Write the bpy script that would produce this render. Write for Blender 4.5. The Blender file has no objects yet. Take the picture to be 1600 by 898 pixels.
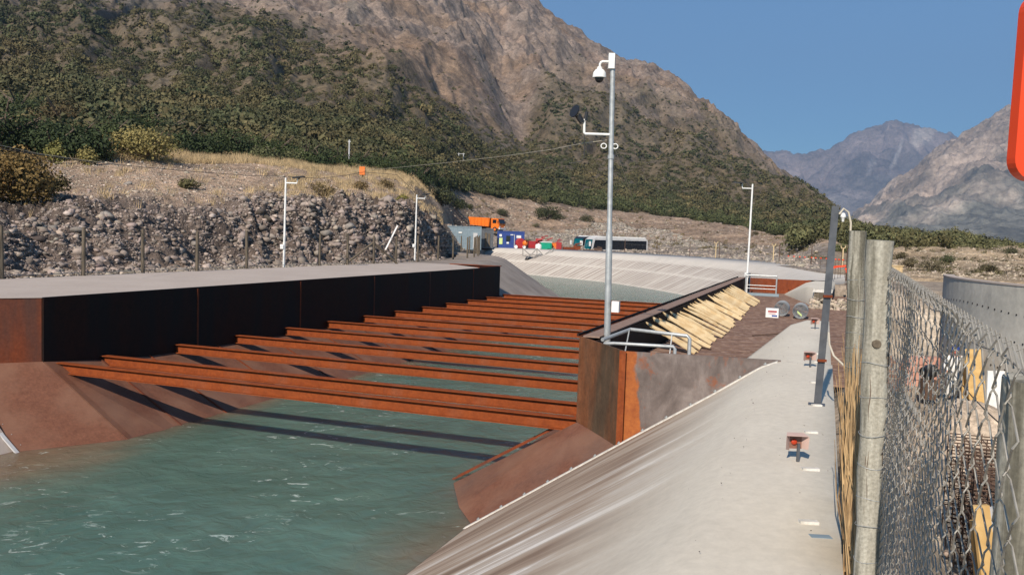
import bpy, math, random
import numpy as np
from mathutils import Vector, Matrix
random.seed(7); RNG = np.random.default_rng(7)
sc = bpy.context.scene
# ---------------------------------------------------------------- camera
FPX, PITCH, ROLL, PHI, HS = 1320.7, 0.06281, 0.03348, -0.33847, -0.01491
CAM = np.array([0, 0, 2.0])
_cp, _sp, _c, _s = math.cos(PITCH), math.sin(PITCH), math.cos(ROLL), math.sin(ROLL)
FW = np.array([0, _cp, -_sp]); UP = np.array([0, _sp, _cp]); RT = np.array([1, 0, 0.])
cd = bpy.data.cameras.new('camera'); cam = bpy.data.objects.new('camera', cd); sc.collection.objects.link(cam)
cd.sensor_width = 36; cd.lens = 36 * FPX / 1600; cd.clip_start = 0.05; cd.clip_end = 40000
_x = _c * RT + _s * UP; _y = _c * UP - _s * RT
cam.matrix_world = Matrix(((_x[0], _y[0], -FW[0], 0), (_x[1], _y[1], -FW[1], 0), (_x[2], _y[2], -FW[2], 2.0), (0, 0, 0, 1)))
sc.camera = cam
# ---------------------------------------------------------------- world, sun, exposure
SUN_EL = math.radians(36.5)
_wd = np.array([-math.sin(PHI + HS), math.cos(PHI + HS), 0]); _bd = np.array([math.cos(PHI), math.sin(PHI), 0])
_h = _wd * 1.0 + _bd * 0.03
_h = _h / np.linalg.norm(_h)
w = bpy.data.worlds.new('World'); sc.world = w; w.use_nodes = True
nt = w.node_tree; sky = nt.nodes.new('ShaderNodeTexSky'); sky.sky_type = 'NISHITA'; sky.sun_disc = False
sky.sun_elevation = SUN_EL; sky.sun_rotation = math.atan2(-_h[0], -_h[1]); sky.altitude = 1200; sky.air_density = 1.0; sky.dust_density = 0.0; sky.ozone_density = 4.0
nt.nodes['Background'].inputs[1].default_value = 0.088
tint = nt.nodes.new('ShaderNodeMix'); tint.data_type = 'RGBA'; tint.blend_type = 'MULTIPLY'; tint.inputs[0].default_value = 1; tint.inputs[7].default_value = (.74, 1.0, 1.06, 1)
nt.links.new(sky.outputs[0], tint.inputs[6]); nt.links.new(tint.outputs[2], nt.nodes['Background'].inputs[0])
sl = bpy.data.lights.new('sun', 'SUN'); sl.energy = 5.0; sl.angle = math.radians(0.5); sl.color = (1.0, 0.89, 0.76)
so = bpy.data.objects.new('sun', sl); sc.collection.objects.link(so)
_d = Vector((_h[0] * math.cos(SUN_EL), _h[1] * math.cos(SUN_EL), -math.sin(SUN_EL)))
so.rotation_euler = _d.to_track_quat('-Z', 'Y').to_euler(); so.location = (0, 0, 60)
sc.view_settings.view_transform = 'Standard'; sc.view_settings.look = 'None'; sc.view_settings.exposure = 0.34; sc.view_settings.gamma = 1
sc.cycles.max_bounces = 6; sc.cycles.use_denoising = True; sc.cycles.volume_bounces = 0
# ---------------------------------------------------------------- coordinates
O = np.array([-10.30052, 25.85652, 0.])
def X(u, v, z=0.0): return O + _bd * u + _wd * v + np.array([0, 0, z])      # canal frame: u across, v along
_M = np.array([_bd[:2], _wd[:2]]).T
def UV(x, y):
    s = np.linalg.solve(_M, np.array([x, y]) - O[:2]); return s[0], s[1]
def ray(x, y):
    a, b = x - 800, y - 449; u = _c * a + _s * b; v = -_s * a + _c * b
    return FW * FPX + RT * u - UP * v
def at(x, y, D):
    d = ray(x, y); return CAM + d * D / d[1]
# ---------------------------------------------------------------- materials
def N(nt, t, **k):
    n = nt.nodes.new(t)
    for a, b in k.items():
        if a in n.inputs.keys(): n.inputs[a].default_value = b
        else: setattr(n, a, b)
    return n
def rgb(c): return (c[0], c[1], c[2], 1)
def base_mat(name, rough=0.8, metal=0.0, spec=0.5):
    m = bpy.data.materials.new(name); m.use_nodes = True; nt = m.node_tree; p = nt.nodes['Principled BSDF']
    p.inputs['Roughness'].default_value = rough; p.inputs['Metallic'].default_value = metal; p.inputs['Specular IOR Level'].default_value = spec
    return m, nt, p
def coords(nt, kind='Object', scale=(1, 1, 1)):
    tc = N(nt, 'ShaderNodeTexCoord'); mp = N(nt, 'ShaderNodeMapping'); mp.inputs['Scale'].default_value = scale
    nt.links.new(tc.outputs[kind], mp.inputs[0]); return mp.outputs[0]
def noise(nt, co, scale, detail=6, rough=0.6, dist=0.0):
    n = N(nt, 'ShaderNodeTexNoise'); n.inputs['Scale'].default_value = scale; n.inputs['Detail'].default_value = detail
    n.inputs['Roughness'].default_value = rough; n.inputs['Distortion'].default_value = dist
    nt.links.new(co, n.inputs['Vector']); return n.outputs['Fac']
def ramp(nt, fac, stops):
    r = N(nt, 'ShaderNodeValToRGB'); nt.links.new(fac, r.inputs[0]); e = r.color_ramp.elements
    while len(e) < len(stops): e.new(0.5)
    for i, (p, c) in enumerate(stops): e[i].position = p; e[i].color = rgb(c if hasattr(c, '__len__') else (c, c, c))
    return r.outputs[0]
def mix(nt, fac, a, b, mode='MIX'):
    m = N(nt, 'ShaderNodeMix'); m.data_type = 'RGBA'; m.blend_type = mode
    for s, v in ((0, fac), (6, a), (7, b)):
        if hasattr(v, 'links'): nt.links.new(v, m.inputs[s])
        elif s == 0: m.inputs[0].default_value = v
        else: m.inputs[s].default_value = rgb(v)
    return m.outputs[2]
def bump(nt, p, h, strength, dist=0.02):
    b = N(nt, 'ShaderNodeBump'); b.inputs['Strength'].default_value = strength; b.inputs['Distance'].default_value = dist
    nt.links.new(h, b.inputs['Height']); nt.links.new(b.outputs[0], p.inputs['Normal'])
def M2(name, c1, c2, scale=4, rough=0.8, metal=0, bs=0.2, bd=0.01, st=(1, 1, 1), lo=.35, hi=.65, det=6, c3=None, s3=1.0, kind='Object', spec=.5, fine=0.0):
    m, nt, p = base_mat(name, rough, metal, spec); co = coords(nt, kind, st)
    f = noise(nt, co, scale, det); c = ramp(nt, f, [(lo, c1), (hi, c2)])
    if c3 is not None:
        g = noise(nt, co, s3, 5); g2 = ramp(nt, g, [(.5, 0), (.62, 1)]); c = mix(nt, g2, c, c3)
    if fine:
        g = noise(nt, coords(nt, kind), scale * 12, 3); c = mix(nt, 1.0, c, ramp(nt, g, [(.3, 1 - fine), (.7, 1 + fine * .3)]), 'MULTIPLY')
    nt.links.new(c, p.inputs['Base Color'])
    if bs: bump(nt, p, f, bs, bd)
    return m
def paint(name, c, rough=.45, metal=0.0):
    return M2(name, tuple(x * .78 for x in c), c, 3.0, rough, metal, .05, .003, lo=.3, hi=.6)
def attr_mat(name, rough=.9, fs=2.0, famt=.35, bs=.6, bdist=.1, translucent=0, ms=None, f2=None):
    m, nt, p = base_mat(name, rough, 0, .2); a = N(nt, 'ShaderNodeAttribute'); a.attribute_name = 'Col'
    co = coords(nt); f = noise(nt, co, fs, 8, .65)
    c = mix(nt, 1.0, a.outputs['Color'], ramp(nt, f, [(.28, 1 - famt), (.72, 1 + famt)]), 'MULTIPLY')
    if ms:
        g = noise(nt, co, ms, 9, .7); c = mix(nt, 1.0, c, ramp(nt, g, [(.35, .62), (.65, 1.3)]), 'MULTIPLY')
    if f2:
        g2 = noise(nt, co, f2, 7, .7); c = mix(nt, 1.0, c, ramp(nt, g2, [(.32, .62), (.5, 1.0), (.68, 1.38)]), 'MULTIPLY')
    nt.links.new(c, p.inputs['Base Color'])
    if bs: bump(nt, p, f, bs, bdist)
    if f2:
        b2 = N(nt, 'ShaderNodeBump'); b2.inputs['Strength'].default_value = .8; b2.inputs['Distance'].default_value = .35 / f2; nt.links.new(g2, b2.inputs['Height'])
        nt.links.new(p.inputs['Normal'].links[0].from_socket, b2.inputs['Normal']); nt.links.new(b2.outputs[0], p.inputs['Normal'])
    return m
# rusted steel: mill scale grey brown, orange rust, vertical streaks
def rust(name, a=(.16, .045, .014), b=(.30, .085, .02), grey=(.09, .065, .055), gamt=(.5, .62), rough=.75, gs=.7, dust=None, mill=False):
    m, nt, p = base_mat(name, rough, 0.0, .15); co = coords(nt); cs = coords(nt, 'Object', (1, 1, .18))
    f = noise(nt, co, 5, 8, .7); c = ramp(nt, f, [(.32, a), (.68, b)])
    g = noise(nt, cs, gs, 7, .6, .3); c = mix(nt, ramp(nt, g, [(gamt[0], 0), (gamt[1], 1)]), c, grey)
    h = noise(nt, co, 16, 5, .6); c = mix(nt, 1.0, c, ramp(nt, h, [(.3, .82), (.7, 1.12)]), 'MULTIPLY')
    if mill:
        q_ = noise(nt, coords(nt, 'Object', (1, 1, .6)), 2.6, 6, .6, .8); c = mix(nt, 1.0, c, ramp(nt, q_, [(.3, .7), (.5, 1.0), (.7, 1.3)]), 'MULTIPLY')
    if dust is not None:
        k = noise(nt, co, .9, 4, .5); c = mix(nt, ramp(nt, k, [(.42, 0), (.7, .8)]), c, dust)
    nt.links.new(c, p.inputs['Base Color']); bump(nt, p, h, .15, .004); return m
MT = {}
MT['rust_beam'] = rust('rust_beam', (.16, .036, .010), (.23, .056, .014), (.20, .07, .035), (.55, .75))
MT['rust_wall'] = rust('rust_wall', (.14, .033, .013), (.20, .05, .018), (.06, .04, .035), (.5, .68), gs=.5)
MT['rust_dark_shaded'] = rust('rust_dark_shaded', (.022, .010, .007), (.036, .014, .008), (.018, .013, .011), (.45, .6))  # near-black rust: deep shade of the unlit wall faces put into the colour
MT['rust_plate'] = rust('rust_plate', (.125, .054, .034), (.17, .075, .047), (.11, .07, .055), (.5, .7), rough=.6, gs=.35, dust=(.195, .105, .07))
MT['rust_end'] = rust('rust_end', (.17, .05, .018), (.30, .085, .018), (.15, .115, .095), (.36, .50), gs=.45, mill=True)
MT['rust_chamfer'] = rust('rust_chamfer', (.15, .055, .025), (.20, .08, .035), (.075, .05, .032), (.44, .6), gs=.8, mill=True)
def dotx(nt, co, d):
    v = N(nt, 'ShaderNodeVectorMath'); v.operation = 'DOT_PRODUCT'; nt.links.new(co, v.inputs[0]); v.inputs[1].default_value = tuple(d); return v.outputs['Value']
def end_mat():
    m, nt, p = base_mat('rust_end', .7, 0, .35); co = coords(nt); f = noise(nt, coords(nt, 'Object', (1, 1, .5)), 2.2, 8, .62, .5)
    c = ramp(nt, f, [(.3, (.07, .054, .047)), (.5, (.13, .104, .094)), (.68, (.205, .172, .157))]); g = noise(nt, co, 7, 6, .7); c = mix(nt, 1.0, c, ramp(nt, g, [(.3, .82), (.7, 1.15)]), 'MULTIPLY')
    ox = dotx(nt, co, _bd); n2 = noise(nt, coords(nt, 'Object', (1, 1, .35)), 1.6, 5, .6)
    a = N(nt, 'ShaderNodeMath'); a.operation = 'MULTIPLY_ADD'; nt.links.new(n2, a.inputs[0]); a.inputs[1].default_value = -1.5; nt.links.new(ox, a.inputs[2])      # distance from the corner minus wander
    st = N(nt, 'ShaderNodeMapRange'); nt.links.new(a.outputs[0], st.inputs[0]); st.inputs[1].default_value = .80; st.inputs[2].default_value = .87; st.inputs[3].default_value = 1; st.inputs[4].default_value = 0
    c = mix(nt, st.outputs[0], c, mix(nt, ramp(nt, g, [(.35, 0), (.65, 1)]), (.22, .055, .012), (.33, .10, .02)))
    n3 = noise(nt, co, 1.3, 6, .7, .4); c = mix(nt, ramp(nt, n3, [(.58, 0), (.66, .8)]), c, (.2, .06, .02)); nt.links.new(c, p.inputs['Base Color']); bump(nt, p, g, .12, .004); return m
MT['rust_end'] = end_mat()
MT['rust_cap'] = rust('rust_cap', (.20, .13, .10), (.27, .19, .15), (.24, .17, .14), (.5, .7))
def concrete(name, c1=(.51, .465, .39), c2=(.585, .54, .455), streak=0.0, stripes=False):
    m, nt, p = base_mat(name, .85, 0, .3)
    co = coords(nt, 'UV'); f = noise(nt, co, .5, 8, .6); c = ramp(nt, f, [(.3, c1), (.7, c2)])
    h = noise(nt, co, 9, 8, .7); c = mix(nt, 1.0, c, ramp(nt, h, [(.3, .88), (.7, 1.06)]), 'MULTIPLY')
    if streak:      # smears that run down the slope (uv: x = along canal, y = down the slope)
        sep = N(nt, 'ShaderNodeSeparateXYZ'); nt.links.new(co, sep.inputs[0])
        cs = coords(nt, 'UV', (1.0, .10, 1)); g = noise(nt, cs, 1.1, 9, .66, .7)
        gr = ramp(nt, g, [(.34, (.14, .095, .065)), (.44, (.23, .165, .12)), (.52, (.33, .26, .20)), (.58, (.42, .37, .32)), (.62, (.66, .62, .57)), (.66, (.36, .31, .27)), (.75, (.5, .46, .42))])
        win = N(nt, 'ShaderNodeMapRange'); nt.links.new(sep.outputs[1], win.inputs[0]); win.inputs[1].default_value = .3; win.inputs[2].default_value = 2.1
        c = mix(nt, win.outputs[0], c, gr)
    if stripes:     # dirty drip bands on the far bank
        sep = N(nt, 'ShaderNodeSeparateXYZ'); nt.links.new(co, sep.inputs[0])
        sk = N(nt, 'ShaderNodeMath'); sk.operation = 'MULTIPLY'; sk.inputs[1].default_value = -.55; nt.links.new(sep.outputs[1], sk.inputs[0])
        ad = N(nt, 'ShaderNodeMath'); ad.operation = 'ADD'; nt.links.new(sep.outputs[0], ad.inputs[0]); nt.links.new(sk.outputs[0], ad.inputs[1])
        cb = N(nt, 'ShaderNodeCombineXYZ'); nt.links.new(ad.outputs[0], cb.inputs[0])
        yy = N(nt, 'ShaderNodeMath'); yy.operation = 'MULTIPLY'; yy.inputs[1].default_value = .12; nt.links.new(sep.outputs[1], yy.inputs[0]); nt.links.new(yy.outputs[0], cb.inputs[1])
        wv = N(nt, 'ShaderNodeTexWave'); wv.inputs['Scale'].default_value = .36; wv.inputs['Distortion'].default_value = 2.2; wv.inputs['Detail'].default_value = 3; wv.inputs['Detail Scale'].default_value = 1.5
        nt.links.new(cb.outputs[0], wv.inputs['Vector'])
        s1 = ramp(nt, wv.outputs['Fac'], [(.2, 0.15), (.75, 1)])
        nn = noise(nt, cb.outputs[0], 1.3, 6, .65); s2 = ramp(nt, nn, [(.32, 0), (.52, 1)])
        sm = mix(nt, 1.0, s1, s2, 'MULTIPLY')
        yw = N(nt, 'ShaderNodeMath'); yw.operation = 'DIVIDE'; yw.inputs[1].default_value = 6.0; nt.links.new(sep.outputs[1], yw.inputs[0])
        wr = ramp(nt, yw.outputs[0], [(.05, 0), (.12, 1), (.36, .8), (.42, 0), (.47, .9), (.86, .9), (.95, 0)])
        c = mix(nt, mix(nt, 1.0, sm, wr, 'MULTIPLY'), c, (.24, .20, .175))
    nt.links.new(c, p.inputs['Base Color']); bump(nt, p, h, .12, .01); return m
MT['concrete'] = concrete('concrete'); MT['concrete_slope'] = concrete('concrete_slope', streak=1); MT['concrete_far'] = concrete('concrete_far', (.46, .43, .385), (.54, .5, .45), stripes=True)
MT['concrete_left'] = concrete('concrete_left', (.36, .305, .265), (.43, .37, .325))
MT['concrete_wet'] = concrete('concrete_wet', (.17, .14, .12), (.30, .26, .225))
MT['galv'] = M2('galv', (.27, .285, .29), (.38, .395, .395), 9, .45, .3, .05, .002)
MT['mortar'] = M2('mortar', (.42, .40, .36), (.60, .58, .54), 14, .9, 0, .3, .004); MT['reflector_red'] = paint('reflector_red', (.42, .04, .01), .4); MT['steel_strut'] = paint('steel_strut', (.2, .19, .18)); MT['white'] = paint('white_paint', (.72, .72, .70)); MT['black'] = paint('black_plastic', (.015, .015, .017), .35)
MT['wood_grey'] = M2('wood_grey', (.27, .25, .2), (.42, .40, .335), 6, .9, 0, .6, .01, (4, 4, .22), c3=(.13, .12, .09), s3=2.5, fine=.35)
MT['wood_brown'] = M2('wood_brown', (.07, .055, .038), (.15, .12, .085), 6, .9, 0, .5, .01, (3, 3, .3), fine=.2)
MT['pine'] = M2('pine', (.50, .375, .205), (.58, .455, .27), 1.2, .75, 0, .15, .004, (3, 3, 1), c3=(.47, .33, .165), s3=.8)
MT['timber_dark'] = M2('timber_dark', (.115, .062, .042), (.19, .11, .075), 2.2, .9, 0, .3, .006, (1, 1, 1), c3=(.25, .165, .12), s3=5)
MT['steel_post'] = M2('steel_post', (.07, .075, .085), (.12, .125, .135), 5, .5, .3, .1, .002)
MT['orange'] = paint('orange_paint', (.72, .17, .015)); MT['red'] = paint('red_paint', (.34, .018, .02)); MT['blue'] = paint('blue_paint', (.02, .05, .22)); MT['green'] = paint('green_paint', (.0, .28, .16))
MT['grey_blue'] = paint('container_grey', (.2, .26, .3)); MT['light_grey'] = paint('light_grey', (.5, .5, .5)); MT['lime'] = paint('lime_panel', (.5, .62, .25)); MT['teal'] = paint('teal_glass', (.0, .1, .13), .15)
MT['glass'] = paint('dark_glass', (.012, .015, .02), .08); MT['tyre'] = paint('tyre_rubber', (.02, .02, .02), .8); MT['orange_red'] = paint('orange_red', (.72, .055, .008), .5)
MT['pink'] = paint('pink_card', (.52, .37, .32), .8); MT['rope'] = M2('straw', (.20, .12, .055), (.46, .31, .15), 8, .8, 0, .2, .003, (1, 1, .5)); MT['copper'] = paint('brown_liner', (.22, .11, .08))
MT['wire'] = M2('wire', (.24, .22, .19), (.36, .34, .30), 30, .55, .4, .1, .001); MT['cable'] = paint('cable_black', (.03, .03, .03), .6); MT['cable_pale'] = paint('cable_pale', (.5, .45, .36), .6)
MT['rebar'] = M2('rebar', (.06, .035, .025), (.13, .08, .055), 20, .9, .2); MT['ply'] = M2('ply', (.45, .28, .10), (.58, .4, .17), 4, .8, 0, .1, .003)
MT['skin'] = paint('skin', (.5, .26, .17), .6); MT['trunk'] = M2('bark', (.07, .05, .035), (.15, .11, .08), 8, .95, 0, .8, .03, (1, 1, .3))
MT['leaf'] = attr_mat('leaf', .75, 3, .25, 0); MT['bush'] = attr_mat('bush_leaf', .85, .5, .25, 0); MT['rock'] = attr_mat('rock', .9, 4, .3, .6, .05); MT['grass'] = attr_mat('grass_blade', .85, 1, .2, 0)
MT['hill'] = attr_mat('hill_ground', .95, .3, .42, 1.0, 1.4, ms=.05, f2=1.6); MT['farhill'] = attr_mat('far_hill', .95, .012, .3, 1.0, 30, ms=.002, f2=.05); MT['soil'] = attr_mat('soil', .95, 3.0, .35, .8, .06, ms=.5, f2=9)
# water: turbid teal
m, nt, p = base_mat('water', .09, 0, .3); p.inputs['Subsurface Weight'].default_value = .9; p.inputs['Subsurface Radius'].default_value = (.5, 1.0, .9); p.inputs['Subsurface Scale'].default_value = .8; co = coords(nt, 'Object', (1, 1, 1)); p.inputs['IOR'].default_value = 1.33
f = noise(nt, co, .25, 4, .5); c = ramp(nt, f, [(.3, (.060, .115, .092)), (.7, (.080, .142, .115))])
g = noise(nt, coords(nt, 'Object', (.6, 1, 1)), 2.4, 9, .68, 1.5)
_ft = N(nt, 'ShaderNodeAttribute'); _ft.attribute_name = 'Col'
c = mix(nt, 1.0, c, _ft.outputs['Color'], 'MULTIPLY')
gp = noise(nt, co, .33, 3, .5); fo = mix(nt, 1.0, ramp(nt, g, [(.60, 0), (.655, 1)]), ramp(nt, gp, [(.46, 0), (.57, .75)]), 'MULTIPLY')
sw = noise(nt, coords(nt, 'Object', (.5, 1, 1)), .55, 7, .6, 2.5); c = mix(nt, 1.0, c, ramp(nt, sw, [(.35, .88), (.5, 1.0), (.66, 1.18)]), 'MULTIPLY')
c = mix(nt, fo, c, (.42, .5, .46)); nt.links.new(c, p.inputs['Base Color'])
b1 = N(nt, 'ShaderNodeBump'); b1.inputs['Strength'].default_value = .3; b1.inputs['Distance'].default_value = .16
nt.links.new(noise(nt, co, 2.2, 6, .55, .8), b1.inputs['Height']); nt.links.new(b1.outputs[0], p.inputs['Normal'])
p.inputs['Roughness'].default_value = .16; MT['water'] = m
# ---------------------------------------------------------------- mesh builder
def perp(d):
    d = Vector(d).normalized(); a = Vector((0, 0, 1)) if abs(d.z) < .9 else Vector((1, 0, 0)); x = d.cross(a).normalized(); return x, d.cross(x).normalized()
class MB:
    def __init__(s): s.v = []; s.f = []; s.m = []; s.uv = None
    def add(s, vs, fs, mi=0):
        n = len(s.v); s.v += [tuple(map(float, q)) for q in vs]; s.f += [tuple(n + i for i in f) for f in fs]; s.m += [mi] * len(fs); return s
    def box(s, o, ax, ay, az, mi=0):            # o corner, three edge vectors
        o, ax, ay, az = map(lambda q: np.array(q, float), (o, ax, ay, az))
        vs = [o, o + ax, o + ax + ay, o + ay]; vs += [q + az for q in vs]
        return s.add(vs, [(0, 3, 2, 1), (4, 5, 6, 7), (0, 1, 5, 4), (1, 2, 6, 5), (2, 3, 7, 6), (3, 0, 4, 7)], mi)
    def cb(s, c, sx, sy, sz, rz=0, mi=0):       # box centred in xy, base at z
        ca, sa = math.cos(rz), math.sin(rz); ax = np.array([ca, sa, 0]) * sx; ay = np.array([-sa, ca, 0]) * sy; return s.box(np.array(c, float) - ax / 2 - ay / 2, ax, ay, (0, 0, sz), mi)
    def tube(s, pts, r, n=8, cap=True, mi=0):
        pts = [Vector(q) for q in pts]; rs = r if hasattr(r, '__len__') else [r] * len(pts); b = len(s.v); x, y = perp(pts[min(1, len(pts) - 1)] - pts[0])
        for i, q in enumerate(pts):
            d = (pts[min(i + 1, len(pts) - 1)] - pts[max(i - 1, 0)]).normalized()
            x = (x - d * x.dot(d)).normalized(); y = d.cross(x)
            for k in range(n):
                a = 2 * math.pi * k / n; s.v.append(tuple(q + x * math.cos(a) * rs[i] + y * math.sin(a) * rs[i]))
        for i in range(len(pts) - 1):
            for k in range(n):
                s.f.append((b + i * n + k, b + i * n + (k + 1) % n, b + (i + 1) * n + (k + 1) % n, b + (i + 1) * n + k)); s.m.append(mi)
        if cap:
            s.f.append(tuple(b + k for k in range(n))[::-1]); s.f.append(tuple(b + (len(pts) - 1) * n + k for k in range(n))); s.m += [mi, mi]
        return s
    def prism(s, poly, d, mi=0):
        poly = [np.array(q, float) for q in poly]; n = len(poly); d = np.array(d, float)
        return s.add(poly + [q + d for q in poly], [tuple(range(n))[::-1], tuple(range(n, 2 * n))] + [(i, (i + 1) % n, n + (i + 1) % n, n + i) for i in range(n)], mi)
    def lathe(s, c, prof, n=16, mi=0, ax=(0, 0, 1)):
        x, y = perp(ax); c = Vector(c); a3 = Vector(ax).normalized(); b = len(s.v)
        for r, h in prof:
            for k in range(n):
                a = 2 * math.pi * k / n; s.v.append(tuple(c + a3 * h + (x * math.cos(a) + y * math.sin(a)) * max(r, 1e-4)))
        for i in range(len(prof) - 1):
            for k in range(n): s.f.append((b + i * n + k, b + i * n + (k + 1) % n, b + (i + 1) * n + (k + 1) % n, b + (i + 1) * n + k)); s.m.append(mi)
        return s
COL = sc.collection
def tag(o, label=None, cat=None, group=None, kind=None):
    if label: o['label'] = label
    if cat: o['category'] = cat
    if group: o['group'] = group
    if kind: o['kind'] = kind
    return o
def nplink(name, verts, faces, mat, cols=None, smooth=False, base=None, parent=None, uvs=None):
    verts = np.asarray(verts, np.float32); faces = np.asarray(faces, np.int32); k = faces.shape[1]
    if base is not None: verts = verts - np.asarray(base, np.float32)
    me = bpy.data.meshes.new(name); me.vertices.add(len(verts)); me.vertices.foreach_set('co', verts.ravel())
    me.loops.add(faces.size); me.loops.foreach_set('vertex_index', faces.ravel()); me.polygons.add(len(faces))
    me.polygons.foreach_set('loop_start', np.arange(0, faces.size, k, dtype=np.int32)); me.polygons.foreach_set('loop_total', np.full(len(faces), k, np.int32))
    if smooth: me.polygons.foreach_set('use_smooth', np.ones(len(faces), bool))
    me.update(calc_edges=True)
    if cols is not None:
        a = me.color_attributes.new('Col', 'FLOAT_COLOR', 'POINT'); c = np.ones((len(verts), 4), np.float32); c[:, :3] = cols; a.data.foreach_set('color', c.ravel())
    if uvs is not None:
        ul = me.uv_layers.new(name='UVMap'); ul.data.foreach_set('uv', np.asarray(uvs, np.float32)[faces.ravel()].ravel())
    me.materials.append(mat); o = bpy.data.objects.new(name, me); COL.objects.link(o)
    if parent is not None: o.parent = parent
    elif base is not None: o.location = base
    return o
def obj(name, mb, mat, parent=None, base=None, smooth=False, **t):
    base = np.array(parent['_b'] if parent is not None else (base if base is not None else (0, 0, 0)), float)
    me = bpy.data.meshes.new(name); me.from_pydata([tuple(np.array(q) - base) for q in mb.v], [], mb.f); me.update()
    for mm in (mat if isinstance(mat, (list, tuple)) else [mat]): me.materials.append(MT[mm] if isinstance(mm, str) else mm)
    me.polygons.foreach_set('material_index', mb.m)
    if smooth:
        me.polygons.foreach_set('use_smooth', [True] * len(mb.f)); 
        try: me.set_sharp_from_angle(angle=math.radians(40))
        except Exception: pass
    if 'UVneed' in t: t.pop('UVneed')
    o = bpy.data.objects.new(name, me); COL.objects.link(o)
    if parent is not None: o.parent = parent if parent.type == 'EMPTY' else parent; 
    else: o.location = base
    o['_b'] = list(base)
    return tag(o, **t)
def thing(name, base, label, cat, group=None):
    o = bpy.data.objects.new(name, None); COL.objects.link(o); o.location = tuple(base); o.empty_display_size = .2; o['_b'] = [float(q) for q in base]
    return tag(o, label, cat, group)
def sub(name, mb, mat, part, smooth=False):      # sub-part of a part whose own origin equals the thing's base
    return obj(name, mb, mat, part, smooth=smooth)
# ---------------------------------------------------------------- noise
_P = RNG.permutation(512); _P = np.concatenate([_P, _P, _P]); _G = RNG.normal(size=(512, 2)); _G /= np.linalg.norm(_G, axis=1)[:, None]
def perlin(x, y):
    xi = np.floor(x).astype(int); yi = np.floor(y).astype(int); xf = x - xi; yf = y - yi
    u = xf * xf * xf * (xf * (xf * 6 - 15) + 10); v = yf * yf * yf * (yf * (yf * 6 - 15) + 10)
    def g(i, j): 
        h = _P[(_P[(xi + i) & 511] + yi + j) & 511]; q = _G[h]; return q[..., 0] * (xf - i) + q[..., 1] * (yf - j)
    return ((g(0, 0) * (1 - u) + g(1, 0) * u) * (1 - v) + (g(0, 1) * (1 - u) + g(1, 1) * u) * v) * 1.5
def fbm(x, y, o=5, r=.5):
    s = 0; a = 1
    for i in range(o): s = s + a * perlin(x + 17.3 * i, y - 9.1 * i); x = x * 2.03; y = y * 2.03; a *= r
    return s
def ridged(x, y, o=5, r=.5):
    s = 0; a = 1
    for i in range(o): s = s + a * (1 - 2 * np.abs(perlin(x + 31.7 * i, y + 5.3 * i))); x = x * 2.07; y = y * 2.07; a *= r
    return s
def sstep(a, b, x): t = np.clip((x - a) / (b - a), 0, 1); return t * t * (3 - 2 * t)
# ---------------------------------------------------------------- outer terrain and the near mountain
PX = [-500, 0, 200, 400, 560, 640, 690, 710, 730, 760, 800, 900, 1000, 1100, 1180, 1215, 1285, 1340, 1420, 1600, 1900]
R1 = [(460, 16), (433, 28), (424, 35), (416, 44), (411, 51), (407.5, 57), (406, 62), (398, 92), (390, 122), (389, 127), (389, 128), (392, 125), (396, 119), (404, 103), (411, 87), (415, 79), (424, 62), (433, 56), (434, 62), (440, 58), (470, 45)]
R2 = [(350, 29), (336, 35), (330, 42), (327, 50), (328, 57), (328, 63), (365, 74), (380, 110), (381, 145), (380, 150), (380, 152), (386, 148), (391, 138), (397, 122), (401, 112), (405, 105), (415, 80), (416, 80), (414, 84), (420, 80), (430, 70)]
R3 = [(275, 44), (264, 52), (264, 58), (271, 64), (282, 72), (298, 80), (352, 110), (352, 150), (352, 170), (355, 188), (360, 195), (366, 192), (374, 182), (380, 162), (385, 150), (388, 145), (378, 110), (398, 104), (398, 100), (402, 98), (412, 95)]
R4 = [(250, 54), (240, 64), (237, 70), (245, 84), (262, 100), (272, 120), (296, 170), (301, 195), (306, 215), (311, 222), (316, 230), (328, 240), (338, 245), (348, 240), (362, 225), (376, 190), (364, 170), (386, 135), (388, 125), (392, 125), (400, 130)]
R5 = [(150, 140), (150, 150), (150, 170), (165, 190), (190, 215), (205, 240), (222, 280), (226, 300), (230, 320), (235, 350), (240, 380), (262, 400), (285, 400), (310, 380), (325, 350), (332, 330), (346, 320), (388, 200), (390, 200), (390, 190), (395, 190)]
R6 = [(0, 430), (10, 450), (20, 500), (40, 500), (50, 520), (70, 540), (85, 560), (90, 570), (95, 580), (107, 600), (120, 620), (165, 640), (205, 620), (260, 570), (295, 540), (310, 530), (338, 520), (388, 420), (389, 420), (390, 420), (394, 420)]
R7 = [(-330, 900), (-250, 1000), (-215, 1000), (-170, 1020), (-110, 1050), (-70, 1050), (-45, 1050), (-40, 1050), (-35, 1050), (-26, 1050), (-16, 1050), (60, 1000), (119, 950), (193, 900), (251, 850), (274, 830), (326, 800), (387, 800), (388, 800), (389, 800), (392, 800)]
R7X = {830: 0, 850: 25, 875: 42, 900: 60, 930: 79, 960: 95, 985: 106, 1010: 119, 1030: 133, 1045: 136, 1060: 149, 1080: 165, 1110: 200, 1130: 213, 1150: 221, 1170: 238, 1190: 255, 1215: 273, 1240: 286, 1262: 300, 1285: 325, 1300: 347}
cols = np.arange(-500, 1901, 2.6); nC = len(cols)
segs = [3, 90, 30, 44, 90, 120, 120, 12]; ks = np.concatenate([[0]] + [np.arange(1, n + 1) / n + i for i, n in enumerate(segs)]); nR = len(ks)
def tab(R, i): return np.interp(cols, PX, [r[i] for r in R])
Ys = [tab(R, 0) for R in (R1, R2, R3, R4, R5, R6, R7)]; Ds = [tab(R, 1) for R in (R1, R2, R3, R4, R5, R6, R7)]
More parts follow.
